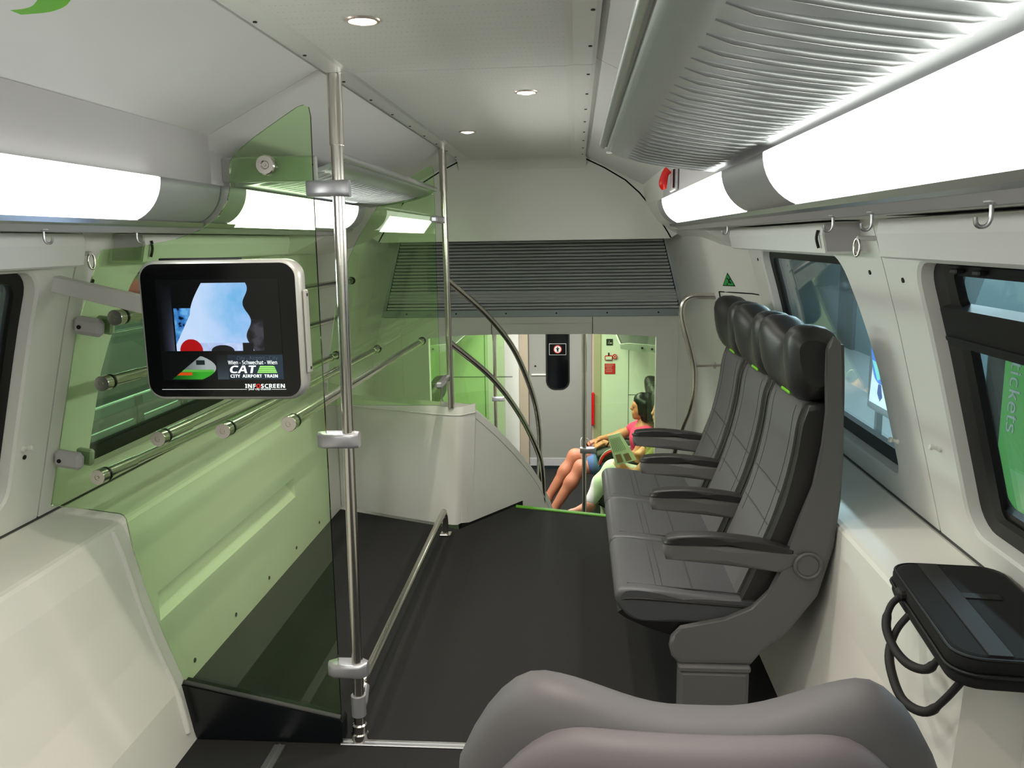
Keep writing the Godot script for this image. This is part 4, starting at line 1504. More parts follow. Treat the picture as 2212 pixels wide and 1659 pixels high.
# ------------------------------------------------------------------ stair guard
func stair_guard() -> void:
	var o := thing("stair_guard", "white padded stair guard with a sweeping curved top edge", "stair guard", Vector3(-0.8, 0, -4.35))
	# front and top: rounded corner body
	var fx := [[-1.34, -4.47], [-1.0, -4.315], [-0.72, -4.20], [-0.66, -4.178], [-0.632, -4.180], [-0.610, -4.205], [-0.563, -4.264]]
	var rows := []
	var ys := [0.012, 0.16, 0.34, 0.52, 0.608, 0.628, 0.640, 0.643]
	for y in ys:
		var row := []
		for k in fx.size():
			var back := maxf(0.0, y - 0.612)
			var f: Array = fx[k]
			var sway := 0.0
			if k >= 3:
				sway = 0.03 * (y / 0.643)
			var push: float = 0.028 * (0.643 - y) / 0.643 if k < 5 else 0.0
			row.append(Vector3(f[0] + sway - back * 0.1 + (-0.02 if y < 0.01 else 0.0), y, f[1] - back * 0.4 + push * 0.5))
		rows.append(row)
	var g := G.new()
	g.sheet(rows, Vector3(0.0, 0, -0.028))
	part(g, "front_panel", "white_gloss", o)
	g = G.new()
	g.extrude(P2([-1.34, 4.49, -0.72, 4.225, -0.64, 4.197, -0.606, 4.200, -0.585, 4.22, -0.545, 4.275, -0.62, 4.32, -1.34, 4.60]), Vector3(0, 0.630, 0), Vector3.RIGHT, Vector3.FORWARD, Vector3.UP * 0.010)
	part(g, "top_cap", "white_gloss", o)
	g = G.new()
	var bead := PackedVector3Array()
	for k in fx.size():
		bead.append(Vector3(fx[k][0] + (0.03 if k >= 3 else 0.0), 0.603, fx[k][1] + 0.002))
	g.tube(bead, 0.0035, 6)
	part(g, "piping", "white_panel", o)
	# stair side, curving down
	var d := Vector3(0.564, 0, -0.826)
	var base := Vector3(-0.610, 0, -4.195)
	var pr := P2([0.075, 0.618, 0.12, 0.600, 0.325, 0.440, 0.55, 0.232, 0.705, 0.052, 0.812, -0.125, 0.88, -0.33, 0.91, -0.60, 0.91, -0.98])
	var top := smooth2(pr, 5)
	var poly := PackedVector2Array(top)
	poly.append(Vector2(0.30, -0.98))
	poly.append(Vector2(0.30, -0.05))
	poly.append(Vector2(0.0, 0.012))
	poly.append(Vector2(0.0, 0.60))
	g = G.new()
	var nn := Vector3(-0.826, 0, -0.564)
	g.extrude(poly, base, d, Vector3.UP, nn * 0.035, false)
	part(g, "side_panel", "white_gloss", o)
	g = G.new()
	var rim := PackedVector3Array()
	for p in top:
		rim.append(base + d * p.x + Vector3.UP * (p.y + 0.004) + nn * 0.016)
	g.tube(rim, 0.016, 10)
	part(g, "rim", "white_gloss", o)
	g = G.new()
	var rim2 := PackedVector3Array()
	for p in top:
		rim2.append(base + d * (p.x - 0.012) + Vector3.UP * (p.y - 0.024) - nn * 0.001)
	g.tube(rim2, 0.003, 6)
	part(g, "piping", "white_panel", o)
	g = G.new()
	g.tube(P3([-0.566, 0.62, -4.243, -0.580, 0.3, -4.235, -0.592, 0.02, -4.225]), 0.003, 6)
	part(g, "seam", "white_panel", o)
	g = G.new()
	g.extrude(P2([0.0, 0.0, 0.52, 0.0, 0.52, -0.12, 0.0, -0.12]), base - nn * 0.004, d, Vector3.UP, nn * 0.03)
	part(g, "skirt", "gap_black", o)

# ------------------------------------------------------------------ seats
func headrest_mesh(w: float, hgt: float, thick: float, fw: float) -> G:
	# winged cushion: local x across, y up, +z toward the sitter
	var g := G.new()
	var rs := []
	var n := 25
	for i in n:
		var t := lerpf(-1.0, 1.0, i / float(n - 1))
		var at := absf(t)
		var round_end := sqrt(maxf(0.0, 1.0 - pow(at, 12.0)))
		var hump := 0.5 - 0.5 * cos(PI * clampf((at - 0.1) / 0.62, 0.0, 1.0))
		var top := hgt * (0.78 + 0.22 * hump)
		var bot := 0.0 + hgt * 0.10 * at * at
		var mid := (top + bot) * 0.5
		var hh := (top - bot) * 0.5 * (0.62 + 0.38 * round_end)
		var zf := fw * hump
		var dd := thick * 0.5 * (0.60 + 0.40 * round_end) * (1.0 + 0.35 * hump)
		var ring := PackedVector3Array()
		for k in 20:
			var a := TAU * k / 20.0
			var cx := cos(a)
			var sy := sin(a)
			var px := signf(cx) * pow(absf(cx), 0.75)
			var py := signf(sy) * pow(absf(sy), 0.7)
			# thicker toward the top, narrowing to the bottom
			var lean := (py * 0.5 + 0.5)
			ring.append(Vector3(t * w * 0.5, mid + py * hh, zf * (0.25 + 0.75 * lean) + px * dd * (0.70 + 0.35 * lean)))
		rs.append(ring)
	g.rings(rs)
	return g

func xform(g: G, t: Transform3D) -> G:
	for k in g.v.size():
		g.v[k] = t * g.v[k]
	return g

# cushion whose side profile (x,y) is swept along z with rounded flanks
func cushion(prof: PackedVector2Array, z0: float, z1: float, r: float) -> G:
	var g := G.new()
	var c := Vector2.ZERO
	for p in prof:
		c += p
	c /= prof.size()
	var rs := []
	var steps := [[0.0, 0.030], [0.12, 0.014], [0.4, 0.004], [1.0, 0.0]]
	var zs := []
	for st in steps:
		zs.append([z0 - r * st[0], st[1]])
	for k in range(steps.size() - 1, -1, -1):
		zs.append([z1 + r * steps[k][0], steps[k][1]])
	for q in zs:
		var ring := PackedVector3Array()
		for p in prof:
			var dv := (p - c)
			var l := dv.length()
			var pp := c + dv * maxf(0.0, (l - q[1] * 0.6) / l)
			ring.append(Vector3(pp.x, pp.y, q[0]))
		rs.append(ring)
	# caps
	g.rings(rs, true, false)
	for e in [0, rs.size() - 1]:
		var p2 := PackedVector2Array()
		for p in rs[e]:
			p2.append(Vector2(p.x, p.y))
		var idx := Geometry2D.triangulate_polygon(p2)
		for k in range(0, idx.size(), 3):
			var a: Vector3 = rs[e][idx[k]]
			var b: Vector3 = rs[e][idx[k + 1]]
			var cc: Vector3 = rs[e][idx[k + 2]]
			var up := (b - a).cross(cc - a).z > 0
			if up == (e == 0):
				g.tri(a, b, cc)
			else:
				g.tri(a, cc, b)
	return g

func triple_seats() -> void:
	var o := thing("triple_seat", "row of three grey side-facing seats with black headrests against the right wall", "seat row", Vector3(0.45, 0, -2.98), "three-seat rows")
	var g: G
	var zn := -2.325
	var pitch := 0.445
	for k in 3:
		var za := zn - k * pitch
		var zb := za - pitch
		# seat cushion
		var sp := P2([0.118, 0.425, 0.112, 0.445, 0.118, 0.464, 0.140, 0.476, 0.20, 0.474, 0.32, 0.460, 0.45, 0.446, 0.56, 0.440, 0.58, 0.425, 0.57, 0.385, 0.42, 0.368, 0.22, 0.368, 0.15, 0.385])
		g = cushion(smooth_closed(sp, 3), za - 0.004, zb + 0.004, 0.022)
		var sc := part(g, "seat_cushion", "seat_leather", o)
		for xs in [0.235, 0.255, 0.345]:
			g = G.new()
			var y0: float = 0.4705 - (xs - 0.235) * 0.105
			g.tube(P3([xs, y0 - 0.0015, za - 0.05, xs, y0, (za + zb) * 0.5, xs, y0 - 0.0015, zb + 0.05]), 0.0022, 6)
			part(g, "stitch", "seam_thread", sc)
		g = G.new()
		g.tube(P3([0.150, 0.4765, za - 0.047, 0.30, 0.4635, za - 0.047, 0.55, 0.4425, za - 0.047]), 0.0022, 6)
		part(g, "stitch", "seam_thread", sc)
		g = G.new()
		g.tube(smooth_path(P3([0.122, 0.430, za - 0.012, 0.16, 0.446, za - 0.005, 0.34, 0.436, za - 0.004, 0.56, 0.42, za - 0.005]), 4), 0.004, 6)
		part(g, "piping", "dark_leather", sc)
		g = G.new()
		g.extrude(smooth_closed(P2([0.135, 0.41, 0.17, 0.37, 0.30, 0.325, 0.46, 0.300, 0.60, 0.330, 0.60, 0.40, 0.40, 0.405]), 3), Vector3(0, 0, za - 0.008), Vector3.RIGHT, Vector3.UP, Vector3(0, 0, -(pitch - 0.016)))
		part(g, "seat_pan", "black_frame", o)
		# backrest: grey fabric face with dark side bolsters
		var front := smooth2(P2([0.470, 0.430, 0.500, 0.500, 0.535, 0.590, 0.572, 0.690, 0.603, 0.800, 0.622, 0.900, 0.632, 0.985, 0.646, 1.030]), 4)
		var face := PackedVector2Array(front)
		for q in [[0.690, 1.030], [0.684, 0.93], [0.668, 0.80], [0.640, 0.68], [0.600, 0.56], [0.55, 0.43]]:
			face.append(Vector2(q[0], q[1]))
		g = cushion(face, za - 0.052, zb + 0.052, 0.016)
		var bk := part(g, "backrest", "seat_fabric", o)
		for yy in [0.66, 0.76]:
			g = G.new()
			var xx := 0.561 if yy < 0.7 else 0.592
			g.tube(P3([xx - 0.001, yy, za - 0.062, xx - 0.0015, yy + 0.004, (za + zb) * 0.5, xx - 0.001, yy, zb + 0.062]), 0.0012, 6)
			part(g, "stitch", "seam_thread", bk)
		for zz in [za - 0.10, zb + 0.10]:
			g = G.new()
			var line := PackedVector3Array()
			for p in front.slice(9, front.size() - 2):
				line.append(Vector3(p.x - 0.0005, p.y, zz))
			g.tube(line, 0.0011, 6)
			part(g, "stitch", "seam_thread", bk)
		for e in [[za - 0.006, za - 0.052], [zb + 0.052, zb + 0.006]]:
			var bol := PackedVector2Array()
			for p in front:
				bol.append(p + Vector2(0.006, 0.0))
			for q in [[0.720, 1.035], [0.720, 0.93], [0.705, 0.78], [0.672, 0.64], [0.62, 0.52], [0.55, 0.43]]:
				bol.append(Vector2(q[0], q[1]))
			g = cushion(bol, e[0], e[1], 0.014)
			part(g, "side_bolster", "dark_leather", o)
		# headrest
		var hb := Basis(Vector3(0, 0, 1), Vector3(0.10, 0.995, 0), Vector3(-0.995, 0.10, 0))
		g = xform(headrest_mesh(0.440, 0.232, 0.120, 0.030), Transform3D(hb, Vector3(0.668, 1.018, (za + zb) * 0.5)))
		part(g, "headrest", "dark_leather", o)
		g = G.new()
		g.box(Vector3(0.640, 1.034, (za + zb) * 0.5), Vector3(0.010, 0.009, 0.10), 0.002)
		part(g, "green_tag", "lime", o)
	# common back shell
	var sh := smooth2(P2([0.735, 1.20, 0.744, 1.05, 0.745, 0.85, 0.735, 0.66, 0.700, 0.50, 0.62, 0.37]), 4)
	var shell_p := PackedVector2Array(sh)
	for q in [[0.60, 0.39], [0.66, 0.50], [0.695, 0.64], [0.712, 0.80], [0.718, 0.95], [0.712, 1.20]]:
		shell_p.append(Vector2(q[0], q[1]))
	g = G.new()
	g.extrude(shell_p, Vector3(0, 0, zn - 0.004), Vector3.RIGHT, Vector3.UP, Vector3(0, 0, -3 * pitch + 0.008))
	part(g, "back_shell", "seat_plastic", o)
	# end panels
	for zz in [zn + 0.026, zn - 3 * pitch - 0.002]:
		g = G.new()
		var ep := [0.271, 0.308, 0.276, 0.335, 0.293, 0.353, 0.36, 0.367, 0.425, 0.380, 0.503, 0.415, 0.554, 0.466, 0.591, 0.538, 0.608, 0.587, 0.640, 0.692, 0.675, 0.815, 0.692, 0.936, 0.697, 1.03, 0.690, 1.12, 0.688, 1.205, 0.700, 1.226, 0.718, 1.212, 0.728, 1.10, 0.737, 1.002, 0.742, 0.88, 0.741, 0.762, 0.729, 0.624, 0.691, 0.476, 0.611, 0.360, 0.534, 0.292, 0.508, 0.257, 0.299, 0.257, 0.278, 0.28]
		g = cushion(P2(ep), zz, zz - 0.026, 0.006)
		var en := part(g, "end_panel", "seat_plastic", o)
		g = G.new()
		g.cyl(Vector3(0.657, 0.570, zz - 0.003), Vector3(0.657, 0.570, zz + 0.006), 0.030, 24)
		part(g, "pivot_cap", "seat_plastic", en)
		g = G.new()
		g.lathe(Vector3(0.657, 0.570, zz + 0.005), Vector3(0, 0, 1), [[0.031, 0.0], [0.041, 0.0], [0.041, 0.003], [0.036, 0.006], [0.031, 0.003], [0.031, 0.0]], 24)
		part(g, "pivot_ring", "seat_plastic", en)
		g = G.new()
		g.box(Vector3(0.403, 0.246, zz - 0.012), Vector3(0.21, 0.022, 0.05), 0.006)
		part(g, "foot_collar", "seat_plastic", en)
		g = G.new()
		g.box(Vector3(0.402, 0.12, zz - 0.020), Vector3(0.205, 0.24, 0.062), 0.012)
		part(g, "leg", "seat_plastic", o)
	g = G.new()
	g.box(Vector3(0.42, 0.33, zn - 1.5 * pitch), Vector3(0.12, 0.06, 3 * pitch - 0.06), 0.01)
	part(g, "beam", "black_frame", o)
	# armrests
	for k in 4:
		var zc := zn + 0.004 - k * pitch
		g = cushion(P2([0.253, 0.622, 0.251, 0.60, 0.257, 0.582, 0.42, 0.566, 0.585, 0.546, 0.612, 0.560, 0.640, 0.575, 0.64, 0.60, 0.61, 0.605, 0.45, 0.622, 0.30, 0.630, 0.262, 0.632]), zc + 0.024, zc - 0.024, 0.006)
		var ar := part(g, "armrest", "seat_plastic", o)
		g = cushion(smooth_closed(P2([0.262, 0.625, 0.258, 0.636, 0.268, 0.648, 0.34, 0.654, 0.42, 0.652, 0.53, 0.637, 0.61, 0.617, 0.618, 0.608, 0.60, 0.603, 0.43, 0.622]), 3), zc + 0.026, zc - 0.026, 0.010)
		part(g, "pad", "dark_leather", ar)
	# the same rows down in the vestibule
	var c1 := copy_of(o, "row of grey seats in the vestibule carrying the seated passengers", Vector3(0.50, -1.04, -7.18))
	c1.name = "triple_seat_001"
	copy_of(o, "empty row of grey seats in the vestibule behind green glass", Vector3(2 * CX - 0.50, -1.04, -7.25), PI)

func smooth_closed(p: PackedVector2Array, n := 3) -> PackedVector2Array:
	var out := PackedVector2Array()
	var m := p.size()
	for i in m:
		for k in n:
			out.append(p[i].cubic_interpolate(p[(i + 1) % m], p[(i - 1 + m) % m], p[(i + 2) % m], float(k) / n))
	return out

func front_seat() -> void:
	# grey seat seen from behind, facing down the train
	var o := thing("train_seat", "smooth grey seat seen from behind with a winged headrest", "seat", Vector3(0.115, 0, -0.80))
	var g := G.new()
	# winged headrest
	var rs := []
	var n := 33
	for i in n:
		var t := lerpf(-1.0, 1.0, i / float(n - 1))
		var at := absf(t)
		var top := 1.030 + 0.024 * pow(sin(PI * 0.5 * clampf((at - 0.10) / 0.52, 0.0, 1.0)), 2.0) - 0.115 * pow(maxf(0.0, at - 0.62) / 0.38, 2.0)
		var ring := PackedVector3Array()
		var zc := -0.775 - 0.05 * at * at
		var bot := 0.80
		for k in 20:
			var a := TAU * k / 20.0
			var px := signf(cos(a)) * pow(absf(cos(a)), 0.8)
			var py := signf(sin(a)) * pow(absf(sin(a)), 0.6)
			var hh := (top - bot) * 0.5
			ring.append(Vector3(0.126 + t * 0.255, (top + bot) * 0.5 + py * hh, zc + px * 0.045 * (0.4 + 0.6 * sqrt(maxf(0.0, 1 - pow(at, 8.0))))))
		rs.append(ring)
	g.rings(rs)
	part(g, "headrest", "headrest_grey", o)
	# rounded back shell nearer the viewer
	g = G.new()
	rs = []
	for i in n:
		var t := lerpf(-1.0, 1.0, i / float(n - 1))
		var at := absf(t)
		var top := 1.031 - 0.012 * at * at - 0.09 * pow(maxf(0.0, at - 0.45) / 0.55, 2.4)
		var ring := PackedVector3Array()
		var zb := -0.695 - 0.055 * at * at
		for q in [[0.30, 0.03], [0.60, 0.014], [0.90, 0.0], [top - 0.03, -0.004], [top - 0.010, -0.010], [top - 0.002, -0.020], [top, -0.035], [top - 0.01, -0.055], [0.90, -0.06], [0.30, -0.04]]:
			ring.append(Vector3(0.122 + t * 0.222, q[0], zb + q[1]))
		rs.append(ring)
	g.rings(rs)
	part(g, "back_shell", "shell_grey", o)
	g = G.new()
	g.box(Vector3(0.118, 0.62, -0.80), Vector3(0.38, 0.46, 0.06), 0.02)
	part(g, "backrest", "seat_fabric", o)
	g = G.new()
	g.box(Vector3(0.118, 0.42, -1.03), Vector3(0.42, 0.09, 0.44), 0.03)
	part(g, "seat_cushion", "seat_leather", o)
	g = G.new()
	g.box(Vector3(0.118, 0.19, -0.98), Vector3(0.10, 0.38, 0.25), 0.01)
	part(g, "leg", "seat_plastic", o)

# ------------------------------------------------------------------ information screen
func screen_image() -> ImageTexture:
	var w := 548
	var h := 436
	var im := Image.create(w, h, false, Image.FORMAT_RGB8)
	var ns := FastNoiseLite.new()
	ns.seed = 7
	ns.frequency = 0.012
	for y in h:
		for x in w:
			var c := Color(0.016, 0.018, 0.022)
			# film picture: icy clearing between dark rock sides
			if y > 14 and y < 306 and x > 72 and x < 478:
				var left := 205.0 - 62.0 * sin(clampf((y - 14) / 150.0, 0, 1) * PI * 0.5) - (0.0 if y < 150 else (y - 150) * 0.55)
				var right := 392.0 + 14.0 * sin(y * 0.045) + 0.06 * y
				var nn := ns.get_noise_2d(x, y)
				if x > left and x < right:
					var d := Vector2(x - 330, y - 110).length() / 210.0
					c = Color(0.42, 0.70, 0.90).lerp(Color(0.70, 0.80, 0.97), clampf(d + nn * 0.4, 0, 1))
					c = c.lerp(Color(0.80, 0.88, 0.99), 0.75 * clampf((350.0 - x) / 160.0, 0, 1))
				elif x < left and y > 120 and x < 190:
					c = Color(0.10, 0.33, 0.62).lerp(Color(0.40, 0.68, 0.90), clampf(0.5 + nn * 1.6, 0, 1)) if nn > -0.25 else Color(0.02, 0.05, 0.10)
				elif x > right and y > 170 and x < 470:
					c = Color(0.24, 0.23, 0.27).lerp(Color(0.06, 0.06, 0.08), clampf(0.5 + nn * 2.0, 0, 1))
				# snow floor, rocks, red mound
				if y > 270 and x > 150 and x < 400:
					c = Color(0.78, 0.85, 0.98).lerp(Color(0.62, 0.70, 0.88), clampf(0.5 + nn, 0, 1))
				if Vector2((x - 282) / 52.0, (y - 306) / 26.0).length() < 1.0:
					c = Color(0.08, 0.07, 0.10)
				if x > 372 and x < 420 and y > 270:
					c = Color(0.03, 0.04, 0.05)
				if Vector2((x - 140) / 52.0, (y - 306) / 52.0).length() < 1.0:
					c = Color(0.66, 0.05, 0.06)
			elif x > 14 and x < 66 and y > 24 and y < 306:
				c = Color(0.03, 0.035, 0.05).lerp(Color(0.26, 0.28, 0.36), clampf(float(x - 14) / 52.0, 0, 1) * clampf((y - 24) / 240.0, 0, 1))
			# banner with the train
			elif y > 322 and y < 430 and x > 26:
				c = Color(0.09, 0.13, 0.17).lerp(Color(0.13, 0.20, 0.26), clampf((x - 250) / 300.0, 0, 1))
				if x < 250:
					c = Color(0.02, 0.03, 0.035)
				elif x < 300:
					c = Color(0.03, 0.05, 0.06).lerp(Color(0.22, 0.27, 0.30), clampf((y - 322) / 108.0, 0, 1))
				var nose := 245.0 - pow((y - 378.0) / 50.0, 2.0) * 62.0
				if x < nose and y > 328:
					var top := 328.0 + maxf(0.0, 175.0 - x) * 0.75
					if y > top:
						c = Color(0.62, 0.66, 0.66).lerp(Color(0.30, 0.34, 0.33), clampf((200.0 - x) / 130.0, 0, 1))
						if y > 345 and y < 366 and x > 155 and x < 195:
							c = Color(0.08, 0.13, 0.13)
						if y > 396:
							c = Color(0.20, 0.62, 0.16).lerp(Color(0.05, 0.28, 0.06), clampf((170.0 - x) / 120.0, 0, 1))
						elif y > 386 and x < 235:
							c = Color(0.35, 0.68, 0.26)
						if y > 398 and y < 412 and x > 60 and x < 135:
							c = Color(0.80, 0.30, 0.08)
						if x < 90 and y < 396:
							c = c.lerp(Color(0.04, 0.22, 0.08), 0.6)
			im.set_pixel(x, y, c)
	return ImageTexture.create_from_image(im)

func monitor() -> void:
	var zf := -1.950
	var o := thing("information_screen", "silver-edged black information screen on a wall arm in front of the green glass", "screen", Vector3(-0.86, 1.127, -1.99))
	var g := G.new()
	var rs := []
	for q in [[0.0, 0.010, 0.0], [0.0, 0.004, -0.002], [0.0, 0.0, -0.008], [0.0, 0.0, -0.05], [0.0, 0.012, -0.068], [0.0, 0.03, -0.075]]:
		var ring := PackedVector3Array()
		for p in round_rect(-1.064 + q[1], -0.664 - q[1], 1.120 + q[1], 1.462 - q[1], 0.042 - q[1] * 0.5, 3, 6):
			ring.append(Vector3(p.x, p.y, zf + q[2]))
		rs.append(ring)
	g.rings(rs)
	part(g, "housing", "monitor_silver", o)
	g = G.new()
	g.extrude(round_rect(-1.056, -0.672, 1.128, 1.454, 0.036, 3, 7), Vector3(0, 0, zf - 0.001), Vector3.RIGHT, Vector3.UP, Vector3(0, 0, 0.002))
	part(g, "front_glass", "monitor_black", o)
	g = G.new()
	g.box(Vector3(-0.659, 1.285, zf - 0.032), Vector3(0.008, 0.205, 0.026), 0.003)
	var sl := part(g, "side_plate", "monitor_silver", o)
	for y in [1.195, 1.375]:
		g = G.new()
		g.cyl(Vector3(-0.656, y, zf - 0.032), Vector3(-0.6535, y, zf - 0.032), 0.004, 8)
		part(g, "screw", "screw_dark", sl)
	g = G.new()
	g.box(Vector3(-0.92, 1.464, zf - 0.04), Vector3(0.2, 0.006, 0.03), 0.002)
	part(g, "vent", "black_frame", o)
	# picture
	var m := StandardMaterial3D.new()
	m.resource_name = "screen_picture"
	m.albedo_color = Color(0.02, 0.02, 0.02)
	m.roughness = 0.15
	m.emission_enabled = true
	m.emission = Color.WHITE
	m.emission_operator = BaseMaterial3D.EMISSION_OP_MULTIPLY
	m.emission_texture = screen_image()
	m.emission_energy_multiplier = 1.0
	M["screen_picture"] = m
	var x0 := -1.019
	var x1 := -0.713
	var y0 := 1.168
	var y1 := 1.416
	g = G.new()
	var z := zf + 0.0018
	g.tri(Vector3(x0, y0, z), Vector3(x0, y1, z), Vector3(x1, y1, z))
	g.tri(Vector3(x0, y0, z), Vector3(x1, y1, z), Vector3(x1, y0, z))
	g.uv = PackedVector2Array([Vector2(0, 1), Vector2(0, 0), Vector2(1, 0), Vector2(0, 1), Vector2(1, 0), Vector2(1, 1)])
	part(g, "picture", "screen_picture", o, "", false)
	var area_l := AreaLight3D.new()
	area_l.name = "screen_light"
	area_l.area_size = Vector2(0.30, 0.24)
	area_l.light_energy = 0.25
	area_l.area_normalize_energy = false
	area_l.light_color = Color(0.75, 0.87, 1.0)
	area_l.shadow_enabled = true
	o.add_child(area_l, true)
	area_l.position = Vector3(-0.858, 1.29, zf + 0.01) - o.position
	area_l.rotation.y = PI
	var tz := zf + 0.0022
	line_text("City - Airport - City", 0.0125, "screen_dim", o, Vector3(-0.828, 1.2165, tz - 0.0003), 0.102, false)
	line_text("Wien - Schwechat - Wien", 0.0125, "screen_white", o, Vector3(-0.851, 1.2085, tz), 0.123, false)
	line_text("CAT", 0.0260, "screen_white", o, Vector3(-0.849, 1.187, tz), 0.068, true, 0.22)
	for k in 4:
		g = G.new()
		var yy := 1.1873 + k * 0.0046
		g.extrude(P2([-0.779 + k * 0.0022, yy, -0.7290 - k * 0.0012, yy, -0.7300 - k * 0.0024, yy + 0.0036, -0.7775 + k * 0.0022, yy + 0.0036]), Vector3(0, 0, tz), Vector3.RIGHT, Vector3.UP, Vector3(0, 0, 0.0008))
		part(g, "logo_stripe", "screen_green", o)
	line_text("CITY  AIRPORT  TRAIN", 0.0105, "screen_white", o, Vector3(-0.847, 1.1760, tz), 0.119, true)
	line_text("INF", 0.0138, "screen_white", o, Vector3(-0.812, 1.1500, tz), 0.0270, true)
	line_text("O", 0.0138, "screen_red", o, Vector3(-0.7838, 1.1500, tz), 0.0105, true)
	line_text("SCREEN", 0.0138, "screen_white", o, Vector3(-0.7720, 1.1500, tz), 0.060, true)
	line_text("your city channel", 0.0065, "screen_white", o, Vector3(-0.804, 1.1435, tz), 0.056, false)
	g = G.new()
	g.box(Vector3(-0.916, 1.1465, tz), Vector3(0.216, 0.0008, 0.0006))
	g.box(Vector3(-0.727, 1.1465, tz), Vector3(0.036, 0.0008, 0.0006))
	part(g, "line", "screen_white", o)
	# arm to the wall
	g = G.new()
	var a := Vector3(-1.405, 1.405, -2.13)
	var b := Vector3(-0.95, 1.315, -2.035)
	var xd := (b - a).normalized()
	var yd := (Vector3.UP - xd * xd.dot(Vector3.UP)).normalized()
	g.box((a + b) * 0.5, Vector3(a.distance_to(b), 0.044, 0.030), 0.003, Basis(xd, yd, xd.cross(yd)))
	part(g, "arm", "light_panel", o)

# ------------------------------------------------------------------ blinds, hooks, signs
func small_things() -> void:
	var g: G
	# roller blind boxes over the windows
	for q in [[1, -3.60, -2.26, "over the far window behind the triple seat"], [1, -1.86, -0.45, "over the right front window by the black bag"], [-1, -2.06, -0.45, "over the left front window beside the screen"], [-1, -3.60, -2.36, "behind the front glass screen"]]:
		var s: int = q[0]
		var o := thing("blind_box", "long beige roller blind box %s" % q[3], "blind", Vector3(X(0.985, s), 1.45, (q[1] + q[2]) * 0.5), "roller blind boxes")
		g = G.new()
		prism(g, s, [0.972, 1.533, 0.950, 1.530, 0.947, 1.50, 0.958, 1.452, 0.966, 1.448, 1.07, 1.452, 1.045, 1.533], q[1], q[2])
		part(g, "box", "light_panel", o)
		for e in [q[1] - 0.001, q[2] + 0.001]:
			g = G.new()
			prism(g, s, [0.955, 1.529, 0.952, 1.50, 0.962, 1.456, 1.05, 1.456, 1.04, 1.529], e - 0.002, e + 0.002)
			part(g, "end_cap", "fascia_grey", o)
		g = G.new()
		var zz: float = q[2] - 0.03
		g.tube(smooth_path(P3([X(0.944, s), 1.512, zz, X(0.941, s), 1.49, zz, X(0.948, s), 1.465, zz]), 4), 0.004, 8)
		part(g, "slot_clip", "screw_dark", o)
	# coat hooks under the cornice
	var hk: Node3D = null
	for q in [[1, -0.98, "nearest the black bag"], [1, -1.36, "beside the snap hook"], [1, -1.56, "in front of the far window blind box"], [1, -2.62, "over the far window"], [-1, -1.62, "left of the snap hook over the screen"], [-1, -1.98, "above the top edge of the green glass"]]:
		var s: int = q[0]
		var at := Vector3(X(0.765, s), 1.541, q[1])
		var lab := "small metal coat hook under the cornice, %s" % q[2]
		var o := thing("coat_hook", lab, "hook", at, "coat hooks")
		g = G.new()
		g.tube(smooth_path(P3([at.x, 1.541, at.z, at.x + s * 0.001, 1.526, at.z, at.x + s * 0.001, 1.515, at.z, at.x - s * 0.002, 1.5075, at.z - 0.002, at.x - s * 0.008, 1.506, at.z - 0.004, at.x - s * 0.0125, 1.5095, at.z - 0.004, at.x - s * 0.014, 1.517, at.z - 0.004]), 4), 0.0026, 8)
		part(g, "hook", "aluminium", o)
		g = G.new()
		g.box(at + Vector3(0, -0.006, 0), Vector3(0.010, 0.010, 0.022), 0.003)
		part(g, "mount", "silver_paint", o)
	# snap hooks (belt guides) on the walls
	for q in [[1, Vector3(X(0.950, 1), 1.47, -1.99), "by the right front window"], [-1, Vector3(X(0.960, -1), 1.46, -2.10), "beside the screen arm"]]:
		var c: Vector3 = q[1]
		var o := thing("snap_hook", "small oval steel snap hook on the wall %s" % q[2], "hook", c, "wall snap hooks")
		g = G.new()
		var lp := PackedVector3Array()
		for k in 21:
			var a := TAU * k / 20.0
			lp.append(c + Vector3(cos(a) * 0.004 * q[0], 0.0 + sin(a) * 0.020, cos(a) * 0.008))
		g.tube(lp, 0.0032, 8, false)
		part(g, "loop", "steel", o)
		g = G.new()
		g.box(c + Vector3(q[0] * 0.02, 0.02, 0), Vector3(0.045, 0.012, 0.012), 0.003)
		part(g, "bracket", "light_panel", o)
	# triangular sticker
	var st := thing("warning_sticker", "green triangular warning sticker with black border on the wall above the seats", "sticker", Vector3(0.73, 1.26, -4.03))
	var pa := Vector3(X(wall_u(1.29) - 0.062, 1), 1.29, -4.01)
	var pb := Vector3(X(wall_u(1.29) - 0.112, 1), 1.29, -4.07)
	var pc := Vector3(X(wall_u(1.34) - 0.062, 1), 1.34, -4.01)
	var nx := (pa - pb).normalized()
	var nz := nx.cross((pc - pa).normalized()).normalized()
	var ny := nz.cross(nx)
	var c0 := pa.lerp(pb, 0.5) + nz * 0.001
	for q in [[0.043, "sign_dark", 0.0, "border"], [0.035, "sign_green", 0.0008, "field"]]:
		g = G.new()
		var r: float = q[0]
		g.extrude(P2([-r * 0.9, -r * 0.6, r * 0.9, -r * 0.6, 0.0, r * 0.95]), c0 + nz * q[2], nx, ny, nz * 0.001)
		part(g, q[3], q[1], st)
	g = G.new()
	g.extrude(P2([-0.013, -0.013, -0.004, -0.014, 0.002, 0.004, -0.010, 0.012, -0.006, 0.016, 0.006, 0.008, 0.014, 0.018, 0.016, 0.010, 0.008, 0.0, 0.020, -0.008, 0.014, -0.014, 0.002, -0.008, -0.010, -0.022]), c0 + nz * 0.0018, nx, ny, nz * 0.0008)
	part(g, "pictogram", "sign_dark", st)
	# red-edged sticker near the second screen
	var rs := thing("red_label", "small white label with red print on the stair wall behind the green glass", "label", Vector3(-1.20, 0.66, -5.2))
	g = G.new()
